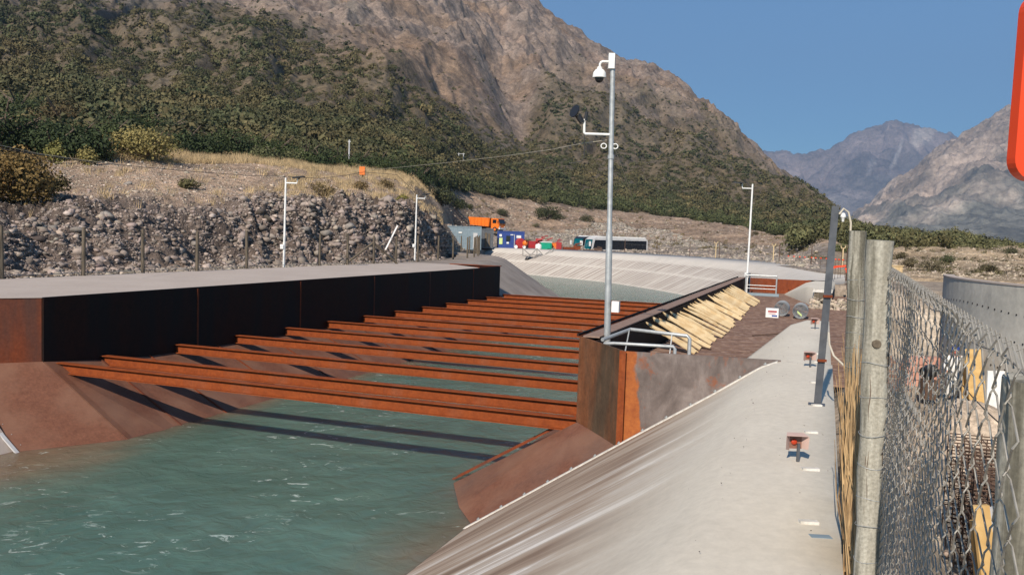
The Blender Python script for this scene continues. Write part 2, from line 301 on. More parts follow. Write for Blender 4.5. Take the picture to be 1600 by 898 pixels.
xk = sorted(set([p for p in PX if p < 820 or p > 1305]) | set(R7X)); yk = [R7X.get(p, dict(zip(PX, [r[0] for r in R7])).get(p)) for p in xk]
Ys[6] = np.interp(cols, xk, yk)
def blur(a, n):
    k = np.hanning(n + 2)[1:-1]; k /= k.sum(); return np.convolve(np.pad(a, n, mode='edge'), k, 'same')[n:-n]
for i in range(6): Ys[i] = blur(Ys[i], 25 if i > 1 else 9)
Ds = [blur(d, 9 if i_ < 3 else 25) for i_, d in enumerate(Ds)]
CC, KK = np.meshgrid(cols, ks)
def pt(Y, D):                                     # points on viewing rays at ground distance D
    a = CC - 800 if Y.shape == CC.shape else cols - 800
    b = Y - 449; u = _c * a + _s * b; v = -_s * a + _c * b
    d = FW[None, :] * FPX + RT[None, :] * u[..., None] - UP[None, :] * v[..., None]
    return CAM + d * (D / d[..., 1])[..., None]
rows = [pt(Ys[i], Ds[i]) for i in range(7)]
r0 = rows[0].copy(); r0[:, 2] = rows[0][:, 2] - 1.0; dirv = r0[:, :2] / np.linalg.norm(r0[:, :2], axis=1)[:, None]; r0[:, :2] -= dirv * 1.5
r8 = rows[6].copy(); r8[:, :2] += dirv * 300; r8[:, 2] -= 250
K = [r0] + rows + [r8]
P = np.zeros(CC.shape + (3,))
for i in range(8):
    mk = (ks >= i) & (ks <= i + 1); t = (ks[mk] - i)[:, None, None]; 
    e = t if i not in (1,) else (t * .45 + .55 * sstep(.25, .85, t))
    A, B = K[i][None], K[i + 1][None]; q = A * (1 - t) + B * t; q[..., 2] = (A * (1 - e) + B * e)[..., 2]; P[mk] = q
for _ in range(2):                                # round the creases between rows
    Q = P.copy(); m_ = (ks[1:-1] > 1.9) & (ks[1:-1] < 6.7); Q[1:-1][m_] = (P[:-2] + 2 * P[1:-1] + P[2:])[m_] / 4; P = Q
DD = np.hypot(P[..., 0], P[..., 1]); wx, wy = P[..., 0], P[..., 1]
mount = sstep(4.3, 5.2, KK) * (1 - .55 * sstep(6.5, 7, KK)) * (KK < 7.5) * (1 - sstep(1290, 1335, CC))
pile = sstep(1.02, 1.25, KK) * (1 - sstep(2.0, 2.4, KK)) * (1 - sstep(690, 730, CC))
# gullies running down the slope towards the lower right
gx = (CC + 1.05 * (DD - 600) * -.35) / 160.0
gul = ridged(gx + .25 * fbm(wx / 90, wy / 90, 3), DD / 520.0, 4, .55)
big = fbm(wx / 170 + 3, wy / 170, 5, .52)
ZN = fbm(wx / 40, wy / 40, 4); ZN2 = fbm(wx / 7, wy / 7, 4)
# vegetation limit in picture rows, per column
YB = np.interp(CC, [-500, 0, 150, 250, 330, 450, 560, 650, 720, 775, 815, 840, 860, 900, 960, 1000, 1050, 1100, 1150, 1200, 1285], [40, 40, 70, 60, 50, 95, 140, 175, 200, 225, 215, 160, 125, 135, 170, 195, 205, 228, 252, 275, 325])
YP = np.zeros_like(CC)
for i in range(8):
    mk = (ks >= i) & (ks <= i + 1); t = (ks[mk] - i)[:, None]; a = (Ys[0] + 5 if i == 0 else Ys[i - 1]); b = Ys[min(i, 6)]; YP[mk] = a * (1 - t) + b * t
green = sstep(-35, 35, YP - YB - 30 * ZN) * sstep(3.9, 4.15, KK)
dz = mount * (gul * 11 + big * 13 + ridged(wx / 34, wy / 34, 5, .6) * 4.0 * (1 - .6 * green) * sstep(5.2, 6.2, KK) + (1 - .75 * green) * ( fbm(wx / 9, wy / 9, 3) * 2.4 + ridged(wx / 16, wy / 16, 3) * 1.6) * sstep(5, 6, KK)) * np.clip(DD / 700, .25, 1.2)
# the deep ravine between the two faces
rav = np.interp(KK, [4.6, 5.5, 6.2, 7], [840, 815, 770, 690]); wid = np.interp(KK, [4.6, 7], [30, 55])
dz -= mount * 26 * np.exp(-((CC - rav) / wid) ** 2) * sstep(4.8, 5.6, KK)
dz += pile * (fbm(wx / 3.2, wy / 3.2, 5, .55) * .6 + (.2 + .45 * sstep(330, 420, CC)) * (ridged(wx / 2.2, wy / 2.2, 4, .6) - .5))
dz += (1 - mount) * (1 - pile) * sstep(1.0, 1.6, KK) * fbm(wx / 7, wy / 7, 4) * .22 * np.clip(DD / 100, .5, 2)
soilb = sstep(690, 740, CC) * sstep(2.6, 3.1, KK) * (1 - sstep(3.9, 4.2, KK)); dz += soilb * ridged(wx / 12, wy / 12, 4) * .5
P[..., 2] += dz
spots = sstep(.15, .5, ZN + ZN2 * .5) * .5 * sstep(3.9, 4.2, KK)
def C(*c): return np.array(c)[None, None, :]
scree = sstep(-.45, .0, fbm(CC / 55 + 9, YP / 25, 3)) * sstep(300, 230, CC) * sstep(30, 70, CC) * sstep(88, 45, YP); scree = np.maximum(scree, np.exp(-((CC - 205 - (YP - 60) * .9) / 16) ** 2) * sstep(100, 80, YP)); scree = np.maximum(scree, .8 * np.exp(-((CC - 545 - (YP - 60) * .7) / 9) ** 2 - ((YP - 50) / 35) ** 2))[..., None]
scree = np.clip(scree, 0, 1) * (KK[..., None] > 4.5)
streaky = fbm(CC / 26 + DD / 90, DD / 160, 4)[..., None]
col = C(.185, .135, .105) * (1 + .35 * streaky) + C(.03, .028, .025) * sstep(-.3, .6, big)[..., None]
lum = sstep(0, .5, ridged(wx / 60 + 4, wy / 60, 4) - .3)[..., None]; col = col * (1 - lum * .45) + C(.215, .175, .145) * lum * .45
tan_ = sstep(0, .6, fbm(wx / 90 + 40, wy / 90, 4))[..., None]; col = col * (1 - tan_ * .5) + C(.18, .115, .065) * tan_ * .5
col = col * (1 - scree) + C(.12, .108, .09) * scree
gr = C(.092, .074, .042) + C(.025, .014, .005) * ZN2[..., None]; g_ = green[..., None]; col = col * (1 - g_ * .75) + gr * g_ * .75
mm = sstep(3.9, 4.1, KK)[..., None]
low = C(.27, .195, .14) * (1 + .2 * ZN2[..., None]); low = low * (1 - (sstep(3.1, 2.7, KK) * (CC > 700))[..., None]) + C(.25, .21, .175) * (sstep(3.1, 2.7, KK) * (CC > 700))[..., None]
gt = (sstep(1.9, 2.2, KK + .25 * ZN2) * (CC < 700))[..., None]; low = low * (1 - gt) + C(.33, .235, .165) * (1 + .25 * ZN2[..., None]) * gt
pl = pile[..., None]; low = low * (1 - pl) + (C(.14, .108, .09) * (1 + .3 * ZN2[..., None])) * pl  # pile ground painted darker so shaded gaps between stones look deeper
farR = sstep(1280, 1330, CC)[..., None]; low = low * (1 - farR) + C(.33, .25, .165) * (1 + .25 * ZN2[..., None]) * farR
col = low * (1 - mm) + col * mm; col = np.clip(col, .02, .6)
ii = (np.arange(nR - 1)[:, None] * nC + np.arange(nC - 1)[None]).ravel(); F = np.stack([ii, ii + 1, ii + nC + 1, ii + nC], 1)
hill = nplink('hillside', P.reshape(-1, 3), F, MT['hill'], col.reshape(-1, 3), smooth=True); tag(hill, kind='structure')
def hz(c, k):                                     # point on the outer terrain at (picture column, row parameter)
    fi = np.clip((np.asarray(c) + 500) / 2.6, 0, nC - 1.01); ri = np.interp(k, ks, np.arange(nR)); i = ri.astype(int) if hasattr(ri, 'astype') else int(ri); j = fi.astype(int)
    i = np.minimum(i, nR - 2); a = (ri - i)[..., None]; b = (fi - j)[..., None]
    return (P[i, j] * (1 - a) + P[i + 1, j] * a) * (1 - b) + (P[i, j + 1] * (1 - a) + P[i + 1, j + 1] * a) * b
def hk(c, y):                                     # row parameter where the terrain column reaches picture row y
    j = int(np.clip((c + 500) / 2.6, 0, nC - 1)); yy = YP[:, j]; m_ = np.where((ks > 1) & (ks < 7))[0]
    return ks[m_[np.argmin(np.abs(yy[m_] - y))]]
def hp(c, y): return hz(np.array([float(c)]), np.array([float(hk(c, y))]))[0]
# ---------------------------------------------------------------- far mountains
def far_range(name, ridge, D0, D1, ybase, coltop, collow, amp, seed, patches=None):
    xs = np.arange(ridge[0][0], ridge[-1][0], 2.0); yr = np.interp(xs, [r[0] for r in ridge], [r[1] for r in ridge]); n = 150
    T = np.linspace(0, 1, n)[:, None]; Yp = ybase * (1 - T) + yr[None] * T; Dp = D0 + (D1 - D0) * T ** 1.0 + 0 * Yp
    a = xs[None] - 800 + 0 * Yp; b = Yp - 449; u = _c * a + _s * b; v = -_s * a + _c * b
    d = FW * FPX + RT * u[..., None] - UP * v[..., None]; Q = CAM + d * (Dp / d[..., 1])[..., None]
    L = D1 / 9.0
    nn = ridged(Q[..., 0] / L + seed, Q[..., 1] / L * .7, 6, .55)
    Q[..., 2] += (nn - .6) * amp * T * (1 - .75 * T ** 6); Q[..., 2] += fbm(Q[..., 0] / (L * .12), Q[..., 1] / (L * .12), 4) * amp * .16 * np.sqrt(T)
    back = Q[-1].copy(); back[:, 1] += D1 * .15; back[:, 2] -= D1 * .1; Q = np.concatenate([Q, back[None]]); n += 1
    t = np.concatenate([T, [[1]]])[..., None]; wob = fbm(Q[..., 0] / (L * .5) + 5, Q[..., 1] / (L * .5), 5)[..., None]
    mxx = np.clip(sstep(.35, .75, t + .2 * wob), 0, 1); cc = np.array(collow) * (1 - mxx) + np.array(coltop) * mxx; cc = cc * (1 + .25 * wob)
    if patches:
        for px, py, rx, ry, pc in patches:
            YY = np.concatenate([Yp, yr[None]]); XX = xs[None] + 0 * YY; ww = np.exp(-(((XX - px) + .6 * (YY - py)) / rx) ** 4 - ((YY - py) / ry) ** 4)[..., None]; ww = np.clip(ww * 1.3 + .3 * wob * ww, 0, 1); cc = cc * (1 - ww) + np.array(pc) * ww
    m_ = len(xs); ii = (np.arange(n - 1)[:, None] * m_ + np.arange(m_ - 1)[None]).ravel(); F = np.stack([ii, ii + 1, ii + m_ + 1, ii + m_], 1)
    o = nplink(name, Q.reshape(-1, 3), F, MT['farhill'], np.clip(cc, .02, .7).reshape(-1, 3), smooth=True); tag(o, kind='structure'); return o
far_range('mountain', [(1080, 262), (1150, 250), (1190, 243), (1230, 244), (1262, 241), (1290, 231), (1310, 218), (1340, 205), (1356, 202), (1378, 200), (1388, 192), (1400, 193), (1420, 197), (1432, 198), (1460, 206), (1478, 208), (1500, 216), (1560, 235), (1640, 260), (1760, 300)],
          5600, 8200, 395, (.25, .20, .18), (.20, .175, .16), 150, 3.1, [(1442, 222, 16, 17, (.42, .36, .31)), (1400, 250, 4, 14, (.36, .32, .29)), (1362, 268, 5, 10, (.34, .3, .28))])
far_range('mountain_slope', [(1300, 385), (1345, 340), (1375, 308), (1400, 287), (1435, 262), (1470, 236), (1505, 212), (1540, 188), (1575, 172), (1620, 160), (1700, 120), (1800, 90), (1900, 70), (2050, 60)],
          1900, 3300, 400, (.42, .33, .26), (.19, .18, .15), 80, 9.7)
far_range('mountain_ridge', [(1100, 262), (1160, 247), (1200, 246), (1250, 243), (1290, 248), (1340, 260)], 9500, 11500, 392, (.15, .12, .115), (.14, .12, .11), 60, 5.5)
# ---------------------------------------------------------------- near ground with the canal trench and the building pit
gu = np.arange(-70, 75, .75); gv = np.arange(-50, 130, .75); GU, GV = np.meshgrid(gu, gv)
# canal water edges (canal frame)
WR = [(12.75, -48), (12.75, -5), (12.75, 28.4), (12.2, 36), (11.3, 44), (10.3, 50), (8.47, 57.2), (6.3, 61.5), (1.6, 68.7), (-5.6, 78), (-12.7, 83.2), (-21, 88.5), (-36, 95)]
WL = [(2.6, -48), (2.6, -5), (2.6, 26), (1.8, 34), (0.4, 41), (-1.3, 46), (-3.0, 50.5), (-6.2, 55.5), (-11.5, 61), (-18, 66.5), (-25, 71), (-33, 74.5), (-44, 79)]
def smooth_line(pts, step=1.0):
    q = np.array(pts, float); L = np.concatenate([[0], np.cumsum(np.linalg.norm(np.diff(q, axis=0), axis=1))]); s = np.arange(0, L[-1], step); x = np.interp(s, L, q[:, 0]); y = np.interp(s, L, q[:, 1])
    return np.stack([blur(x, 9), blur(y, 9)], 1)
wr, wl = smooth_line(WR), smooth_line(WL)
pts2 = np.stack([GU, GV], -1).reshape(-1, 2)
def inpoly(p, poly):
    x, y = p[:, 0], p[:, 1]; r = np.zeros(len(p), bool); n = len(poly); j = n - 1
    for i in range(n):
        xi, yi = poly[i]; xj, yj = poly[j]
        if yi != yj: r ^= ((yi > y) != (yj > y)) & (x < (xj - xi) * (y - yi) / (yj - yi) + xi)
        j = i
    return r
def offset(line, d):
    t = np.gradient(line, axis=0); t /= np.linalg.norm(t, axis=1)[:, None]; n = np.stack([t[:, 1], -t[:, 0]], 1); return line + n * d
_o = sstep(28, 50, wr[:, 1]) * 4.6; _o = _o + 4.9; _t0 = np.gradient(wr, axis=0); _t0 /= np.linalg.norm(_t0, axis=1)[:, None]
trench = inpoly(pts2, np.concatenate([wr + np.stack([_t0[:, 1], -_t0[:, 0]], 1) * _o[:, None], offset(wl, -4.9)[::-1]])).reshape(GU.shape)
GZ = np.full(GU.shape, -.12) - .25 * sstep(26, 34, GV) * (GU > -30) + .05 * fbm(GU / 3, GV / 3, 3)
GZ[trench] = -6
chamber = (GU > 13.5) & (GU < 20.2) & (GV > -5.6) & (GV < 28.2); GZ[chamber] = -3.0
GZ[(GU > 16) & (GU < 18.85) & (GV < 3) & ~trench] = -.9
GZ[(GU < -1.5) & (GU > -3.6) & (GV < -5) & ~trench] = -.9
GZ[(GU < -.4) & (GU > -3.5) & (GV > -5.5) & (GV < 28)] = -.9
pit = sstep(19.05, 20.6, GU) * (1 - sstep(44, 52, GU)) * sstep(-26, -22, GV) * (1 - sstep(22, 26, GV)); GZ = np.where(trench | chamber, GZ, GZ * (1 - pit) - 3.1 * pit + pit * fbm(GU / 2, GV / 2, 4) * .18)
G3 = O + _bd * GU[..., None] + _wd * GV[..., None]; G3[..., 2] = GZ
gz_c = 800 + FPX * (G3[..., 0] / np.maximum(G3[..., 1], 1)) ; r1D = np.interp(gz_c, cols, Ds[0]); keep = ((G3[..., 1] < r1D + 1.5) | (G3[..., 1] < 12))
nv, nu = GU.shape; ii = (np.arange(nv - 1)[:, None] * nu + np.arange(nu - 1)[None]); kf = (keep[:-1, :-1]).ravel(); ii = ii.ravel()[kf]; F = np.stack([ii, ii + 1, ii + nu + 1, ii + nu], 1)
gc = np.array([.25, .205, .16]) * (1 + .25 * fbm(GU / 2, GV / 2, 4)[..., None]); gc = gc * (1 - (pit > .4)[..., None]) + (pit > .4)[..., None] * np.array([.34, .285, .22]) * (1 + .2 * fbm(GU / 1.5, GV / 1.5, 4)[..., None])
lf = (GU < 0)[..., None]; gc = gc * (1 - lf) + lf * np.array([.21, .165, .13]) * (1 + .3 * fbm(GU, GV, 4)[..., None])
tag(nplink('ground', G3.reshape(-1, 3), F, MT['soil'], np.clip(gc, .02, .6).reshape(-1, 3)), kind='structure')
# ---------------------------------------------------------------- canal banks
def st(l, ax=1): return np.stack(np.broadcast_arrays(*l), ax)
def loft(name, lines, mat, down, close=True):     # lines: list of Nx3 arrays in canal frame (u, v, z)
    L = np.stack(lines, 1); n, k = L.shape[:2]; W3 = O + _bd * L[..., 0:1] + _wd * L[..., 1:2]; W3[..., 2] = L[..., 2]
    s = np.concatenate([[0], np.cumsum(np.linalg.norm(np.diff(W3[:, 0], axis=0), axis=1))]); t = np.cumsum(np.concatenate([np.zeros((n, 1)), np.linalg.norm(np.diff(W3, axis=1), axis=2)], 1), 1) - down
    uv = np.stack([np.repeat(s[:, None], k, 1) if True else 0, t], -1); ii = (np.arange(n - 1)[:, None] * k + np.arange(k - 1)[None]).ravel()
    F = np.stack([ii, ii + 1, ii + k + 1, ii + k], 1); o = nplink(name, W3.reshape(-1, 3), F, MT[mat], smooth=True, uvs=uv.reshape(-1, 2)); return tag(o, kind='structure')
def lin(a, b, n): return np.linspace(a, b, n)
# near right bank (its crest is gently rounded), from behind the camera to the steel wall
vv = np.arange(-46, -6.0, .5); on = np.ones_like(vv)
prof = [(18.82, -.6), (18.82, 0), (18.4, .004), (18.1, 0), (17.9, -.025), (17.65, -.15), (17.3, -.39), (16.9, -.665)] + [(16.9 - i * .5, -.665 - i * .3235) for i in range(1, 14)]
wav = lambda z, v: z + .02 * np.sin(v * 1.3) * (1 if -.5 < z < -.02 else 0)
def joint(u): return np.interp(u, [12.7, 15.4, 17.9], [-6.95, -6.3, -5.95])
loft('canal_bank', [st([u * on, vv + (joint(u) + 6.5) * sstep(-12, -6.5, vv), z + (.015 * np.sin(vv * 1.9) if -.5 < z < -.03 else 0)], 1) for u, z in prof], 'concrete_slope', 1.6)
# bank end beyond the steel wall, cut off diagonally by the timber platform
va = lin(-5.93, 2.6, 22); q = (va + 5.93) / 8.53; ue = 16.45 + q * 1.8
loft('canal_bank_end', [st([18.8 + 0 * va, va, -1.2 + 0 * va], 1), st([18.8 + 0 * va, va, 0 * va], 1)] + [st([18.8 - (18.8 - ue) * f_, va, np.minimum(0, -(17.9 - (18.8 - (18.8 - ue) * f_)) * .62) * 1.0], 1) for f_ in (.3, .5, .65, .8, .92, 1.0)] + [st([ue, va, -1.6 + 0 * va], 1)], 'concrete', 2)
va = lin(19.5, 28.45, 20); q = (va - 19.5) / 8.95; ue = 18.25 - q * 1.8
loft('canal_bank_end', [st([18.9 + q * .3, va, -.35 + 0 * va], 1), st([18.9 + q * .3, va, 0 * va], 1)] + [st([18.9 - (18.9 - ue) * f_, va, np.minimum(0, -(17.9 - (18.9 - (18.9 - ue) * f_)) * .62)], 1) for f_ in (.3, .5, .65, .8, .92, 1.0)] + [st([ue, va, -1.0 + 0 * va], 1)], 'concrete', 2)
mb = MB(); mb.prism([X(18.22, 19.52, -.78), X(19.0, 19.52, -.78), X(19.0, 19.52, -.2), X(18.6, 19.52, -.14), X(18.22, 19.52, -.2)], _wd * .3); obj('canal_bank_end', mb, 'wood_brown', kind='structure')
mb = MB(); mb.prism([X(18.15, 19.5, -.15), X(19.0, 19.5, -.15), X(19.0, 19.5, .0), X(18.2, 19.5, -.01)], _wd * .1); obj('canal_bank_end', mb, 'mortar', kind='structure')
# far right bank round the bend
m_ = wr[:, 1] >= 28.5; far = wr[m_]; full = wr
def off_line(d, z): 
    l = offset(wr, d)[m_]; return st([l[:, 0], l[:, 1], z * np.ones(len(l))], 1)
vfar = far[:, 1]; bl = sstep(28, 50, vfar)
L_ = []
for d, z0, z1 in [(6.3, -.35, -.5), (6.3, 0, 0), (5.5, 0, -.15), (5.1, -.01, -.35), (4.6, -.33, -.6), (3.6, -.98, -1.1), (1.8, -2.18, -2.2), (0, -3.35, -3.35), (-1.6, -4.4, -4.4)]:
    dd = d + (bl * 6 if d > 6 else 0); t = np.gradient(wr, axis=0); t /= np.linalg.norm(t, axis=1)[:, None]; nn = np.stack([t[:, 1], -t[:, 0]], 1)[m_]
    l = far + nn * (dd[:, None] if hasattr(dd, 'shape') else dd); L_.append(st([l[:, 0], l[:, 1], z0 * (1 - bl) + z1 * bl], 1))
loft('canal_bank', L_, 'concrete_far', 8.2)
# left bank: near camera, and beyond the steel wall round the bend
vv = np.linspace(-46.2, -6.62, 50); on = np.ones_like(vv)
loft('canal_bank', [st([u * on, vv + (u + 2.6) * -.0, z + 0 * vv], 1) for u, z in [(-6.3, -.5), (-6.3, 0), (-3, 0), (-2.3, 0), (1.38, -3.35), (2.4, -4.3)]], 'concrete_left', 3.7)
t = np.gradient(wl, axis=0); t /= np.linalg.norm(t, axis=1)[:, None]; nn = np.stack([t[:, 1], -t[:, 0]], 1); m_ = wl[:, 1] >= 27.5; L_ = []
for d, z in [(-9, -.5), (-9, 0), (-5.4, 0), (-4.9, -.16), (-2.6, -1.68), (-1.2, -2.62), (-.9, -2.7), (0, -3.35), (1.6, -4.4)]:
    l = wl[m_] + nn[m_] * d; L_.append(st([l[:, 0], l[:, 1], z + 0 * l[:, 0]], 1))
loft('canal_bank', L_, 'concrete_wet', 9)
# left deck slab with the cut corner at its far end
mb = MB(); poly = [(0.02, -4.75), (-.35, -5.25), (-1.3, -6.4), (-6.3, -6.4), (-6.3, 27.45), (-3.1, 27.45), (0.02, 24.3)]
mb.prism([X(u, v, -.012) for u, v in poly], (0, 0, .017)); pav = obj('pavement', mb, 'concrete_left', kind='structure')
ul = pav.data.uv_layers.new(name='UVMap')
for l in pav.data.loops: q = pav.data.vertices[l.vertex_index].co; ul.data[l.index].uv = UV(q.x, q.y)
# ---------------------------------------------------------------- water
wu = np.linspace(0, 1, 40); nW = min(len(wr), len(wl)); a_ = offset(wl, -1.4)[np.linspace(0, len(wl) - 1, 180).astype(int)]; b_ = offset(wr, 1.4)[np.linspace(0, len(wr) - 1, 180).astype(int)]
Wq = a_[:, None] * (1 - wu[None, :, None]) + b_[:, None] * wu[None, :, None]; W3 = O + _bd * Wq[..., 0:1] + _wd * Wq[..., 1:2]; W3[..., 2] = -3.35
edge = np.minimum(wu, 1 - wu)[None] * 13; ec = 1 + 0 * Wq[..., 0]; ec = np.clip(ec, 0, 2)[..., None] * np.ones(3); brown = (1 - sstep(1.0, 3.2, edge + .7 * fbm(Wq[..., 0] / 1.5, Wq[..., 1] / 3, 3)))[..., None] * (Wq[..., 1] < 40)[..., None]
ec = ec * (1 - brown) + brown * np.array([1.9, .8, .65]); kk = 40; ii = (np.arange(179)[:, None] * kk + np.arange(kk - 1)[None]).ravel()
tag(nplink('water', W3.reshape(-1, 3), np.stack([ii, ii + 1, ii + kk + 1, ii + kk], 1), MT['water'], ec.reshape(-1, 3)), kind='structure')
# ---------------------------------------------------------------- left steel wall
FL = lambda v: np.interp(v, [-4.7, -3.1, -.5, 12, 27.5], [-1.63, -1.80, -1.98, -1.98, -1.82])
ws = thing('steel_wall', X(0, 11, -2), 'long dark rusted steel wall below the concrete deck with sloping plates at its foot', 'steel wall')
def panel(mb, pts, th, mi=0):                       # thin plate from 4 points, thickness vector th
    mb.prism(pts, th, mi)
mb = MB(); mb.prism([X(.03, -4.72, -3.2), X(.03, 27.5, -3.2), X(.03, 27.5, .0), X(.03, -4.72, .0)], _bd * -.05); obj('side_panel', mb, 'rust_dark_shaded', ws)
mb = MB(); mb.prism([X(0, -4.7, -2.6), X(-1.3, -6.4, -2.6), X(-1.3, -6.4, .0), X(0, -4.7, .0)], _wd * -.05); obj('corner_panel', mb, 'rust_wall', ws)
for v_ in (0.9, 6.5, 12.1, 17.7, 23.3): obj('seam_strip', MB().box(X(.031, v_, -1.95), _bd * .012, _wd * .07, (0, 0, 1.9)), 'rust_wall', ws)
mb = MB(); mb.prism([X(-1.3, -6.4, -1.2), X(-3.1, -6.2, .0), X(-1.3, -6.4, -.0)], _wd * .05); obj('end_panel', mb, 'rust_wall', ws)
mb = MB(); mb.prism([X(-.0, 27.5, -2.2), X(-3.3, 27.55, -.1), X(-3.3, 27.55, 0.03), X(-.0, 27.5, 0.03)], _wd * .06); obj('end_panel', mb, 'rust_wall', ws)
mb = MB(); mb.box(X(-3.3, 27.4, .006), _bd * 3.4, _wd * .14, (0, 0, .05)); mb.box(X(-.06, 24.2, .006), _bd * .08, _wd * 3.3, (0, 0, .04))
for k in range(3): mb.box(X(-.25, 24.9 + k * .9, -.9), _bd * .2, _wd * .05, (0, 0, .85))
obj('rim', mb, 'rust_wall', ws)
seams = [-4.72, -2.9, -1.1, 1.9, 4.7, 7.6, 10.4, 13.2, 16.0, 18.9, 21.7, 24.6, 27.5]
def lp(u, v, dz=0.0): return X(u, v, FL(v) + (-3.35 - FL(v)) * u / 2.75 + dz)     # the sloping foot of the left wall
for a, b in zip(seams[:-1], seams[1:]):
    mb = MB(); mb.prism([lp(-.02, a + .015), lp(4.2, a + .015), lp(4.2, b - .015), lp(-.02, b - .015)], (0, 0, -.03)); pl_ = obj('sloping_plate', mb, 'rust_plate', ws)
    mb = MB(); mb.prism([lp(0, b - .03, .012), lp(4.2, b - .03, .012), lp(4.2, b + .03, .012), lp(0, b + .03, .012)], (0, 0, .02)); sub('seam_strip', mb, 'rust_wall', pl_)
C1, C2 = (-1.3, -6.4, -1.6), (.01, -4.73, -1.64); E1 = (1.47, -6.69, -3.35)
def ext(a, b, t): return tuple(a[i] + (b[i] - a[i]) * t for i in range(3))
mb = MB(); A4, B4, C4, D4 = X(*C1), X(*C2), lp(4.2, -4.73), X(*ext(C1, E1, 1.35)); nn_ = 12
gp4 = [[A4 * (1 - i / nn_) * (1 - j / nn_) + B4 * (i / nn_) * (1 - j / nn_) + C4 * (i / nn_) * (j / nn_) + D4 * (1 - i / nn_) * (j / nn_) for i in range(nn_ + 1)] for j in range(nn_ + 1)]
mb.add([q for r_ in gp4 for q in r_], [(j * (nn_ + 1) + i, (j + 1) * (nn_ + 1) + i, (j + 1) * (nn_ + 1) + i + 1, j * (nn_ + 1) + i + 1) for j in range(nn_) for i in range(nn_)]); pl_ = obj('sloping_plate', mb, 'rust_plate', ws, smooth=True)
mb = MB()
for i in range(9): mb.lathe(X(*ext(C1, E1, .05 + i * .115)) + _wd * .16 + np.array([0, 0, .02]), [(.03, 0), (.03, .02), (.012, .02), (.012, .05), (0, .05)], 8)
sub('bolts', mb, 'galv', pl_)
a_, b_ = X(*ext(C1, E1, -.3)), X(*ext(C1, E1, 1.05)); mb = MB(); mb.prism([a_ + (0, 0, .02), b_ + (0, 0, .02), b_ - _wd * .09 + (0, 0, .02), a_ - _wd * .09 + (0, 0, .02)], (0, 0, .04)); obj('edge_strip', mb, 'light_grey', ws)
# ---------------------------------------------------------------- right steel wall
wt = thing('steel_wall', X(14.1, -5, -2), 'rusted steel wall box with grey brown end panel, where the timber planks lean', 'steel wall')
FR = lambda v: np.interp(v, [-4.5, -3, -.5, 12, 28], [-1.73, -1.82, -1.98, -1.98, -1.85])
mb = MB(); mb.prism([X(14.06, -4.54, -3.2), X(14.06, 28.4, -3.2), X(14.06, 28.4, -.0), X(14.06, -4.54, -.0)], _bd * .06); obj('side_panel', mb, 'rust_dark_shaded', wt)
mb = MB(); mb.prism([X(14.06, -4.54, -1.73), X(15.35, -6.25, -1.74), X(15.35, -6.25, 0), X(14.06, -4.54, 0)], (_bd + _wd) * .03); obj('corner_panel', mb, 'rust_chamfer', wt)
mb = MB(); mb.prism([X(15.35, -6.25, -1.74), X(18.0, -5.95, -.1), X(18.0, -5.95, .012), X(15.35, -6.25, .0)], _wd * .04); obj('end_panel', mb, 'rust_end', wt)
mb = MB(); mb.prism([X(15.29, -6.28, -1.74), X(15.41, -6.3, -1.70), X(15.41, -6.3, 0.01), X(15.29, -6.28, 0.01)], _wd * -.025); obj('corner_post', mb, 'rust_beam', wt)
mb = MB(); mb.box(X(14.02, -4.6, .004), _bd * .04, _wd * 33, (0, 0, .05)); obj('rim', mb, 'rust_dark_shaded', wt)
mb = MB(); mb.box(X(14.14, -4.55, -.01), _bd * .34, _wd * 33, (0, 0, .03)); obj('cap_plate', mb, 'rust_cap', wt)
mb = MB(); mb.box(X(14.46, -4.95, -2.6), _bd * .03, _wd * 33.3, (0, 0, 2.56)); obj('inner_panel', mb, 'rust_dark_shaded', wt)
mb = MB(); mb.prism([X(14.06, 28.4, -1.9), X(16.6, 28.45, -.85), X(18.0, 28.45, .0), X(14.06, 28.4, .0)], _wd * .05)
for k in range(4): mb.box(X(14.9 + k * .62, 28.33, -1.2 + k * .22), _bd * .05, _wd * .07, (0, 0, 1.2 - k * .22))
obj('end_panel', mb, 'rust_wall', wt)
for a, b in zip([-4.55] + seams[2:-1], seams[2:-1] + [28.4]):
    mb = MB(); mb.prism([X(14.12, a + .015, FR(a)), X(10.0, a + .015, FR(a) - 4.1 * .6), X(10.0, b - .015, FR(b) - 4.1 * .6), X(14.12, b - .015, FR(b))], (0, 0, -.03)); obj('sloping_plate', mb, 'rust_plate', wt)
mb = MB(); mb.prism([X(14.1, -4.56, -1.735), X(15.38, -6.3, -1.745), X(12.3, -7.05, -3.62), X(10.3, -7.3, -4.9), X(10.0, -4.56, -4.2)], (0, 0, -.04)); pl_ = obj('sloping_plate', mb, 'rust_plate', wt)
for k in (0, 1):
    mb = MB(); mb.prism([X(14.0, -4.3 + k * .32 + .0, -1.72), X(10.0, -4.3 + k * .32, -4.16), X(10.0, -4.24 + k * .32, -4.16), X(14.0, -4.24 + k * .32, -1.72)], (0, 0, .05)); sub('seam_strip', mb, 'rust_wall', pl_)
def bz(u): return np.interp(u, [9.9, 16.9, 17.3, 17.65, 17.9, 18.1], [-5.194, -.665, -.39, -.15, -.025, 0])
def jpt(u, dv=0.0, dz=0.0): return X(u, joint(u) + dv, bz(u) + dz)
mb = MB(); js = np.linspace(17.95, 11.8, 24)
for a, b in zip(js[:-1], js[1:]): mb.prism([jpt(a, -.12, .0), jpt(b, -.12, .0), jpt(b, .03, .0), jpt(a, .03, .0)], (0, 0, .025))
fl_ = obj('edge_strip', mb, 'mortar', wt)
for i in range(15): sub('bolt_plate', MB().lathe(jpt(17.75 - i * .4, -.0, .025), [(.035, 0), (.035, .012), (.016, .012), (.016, .035), (0, .035)], 8), 'galv', fl_)
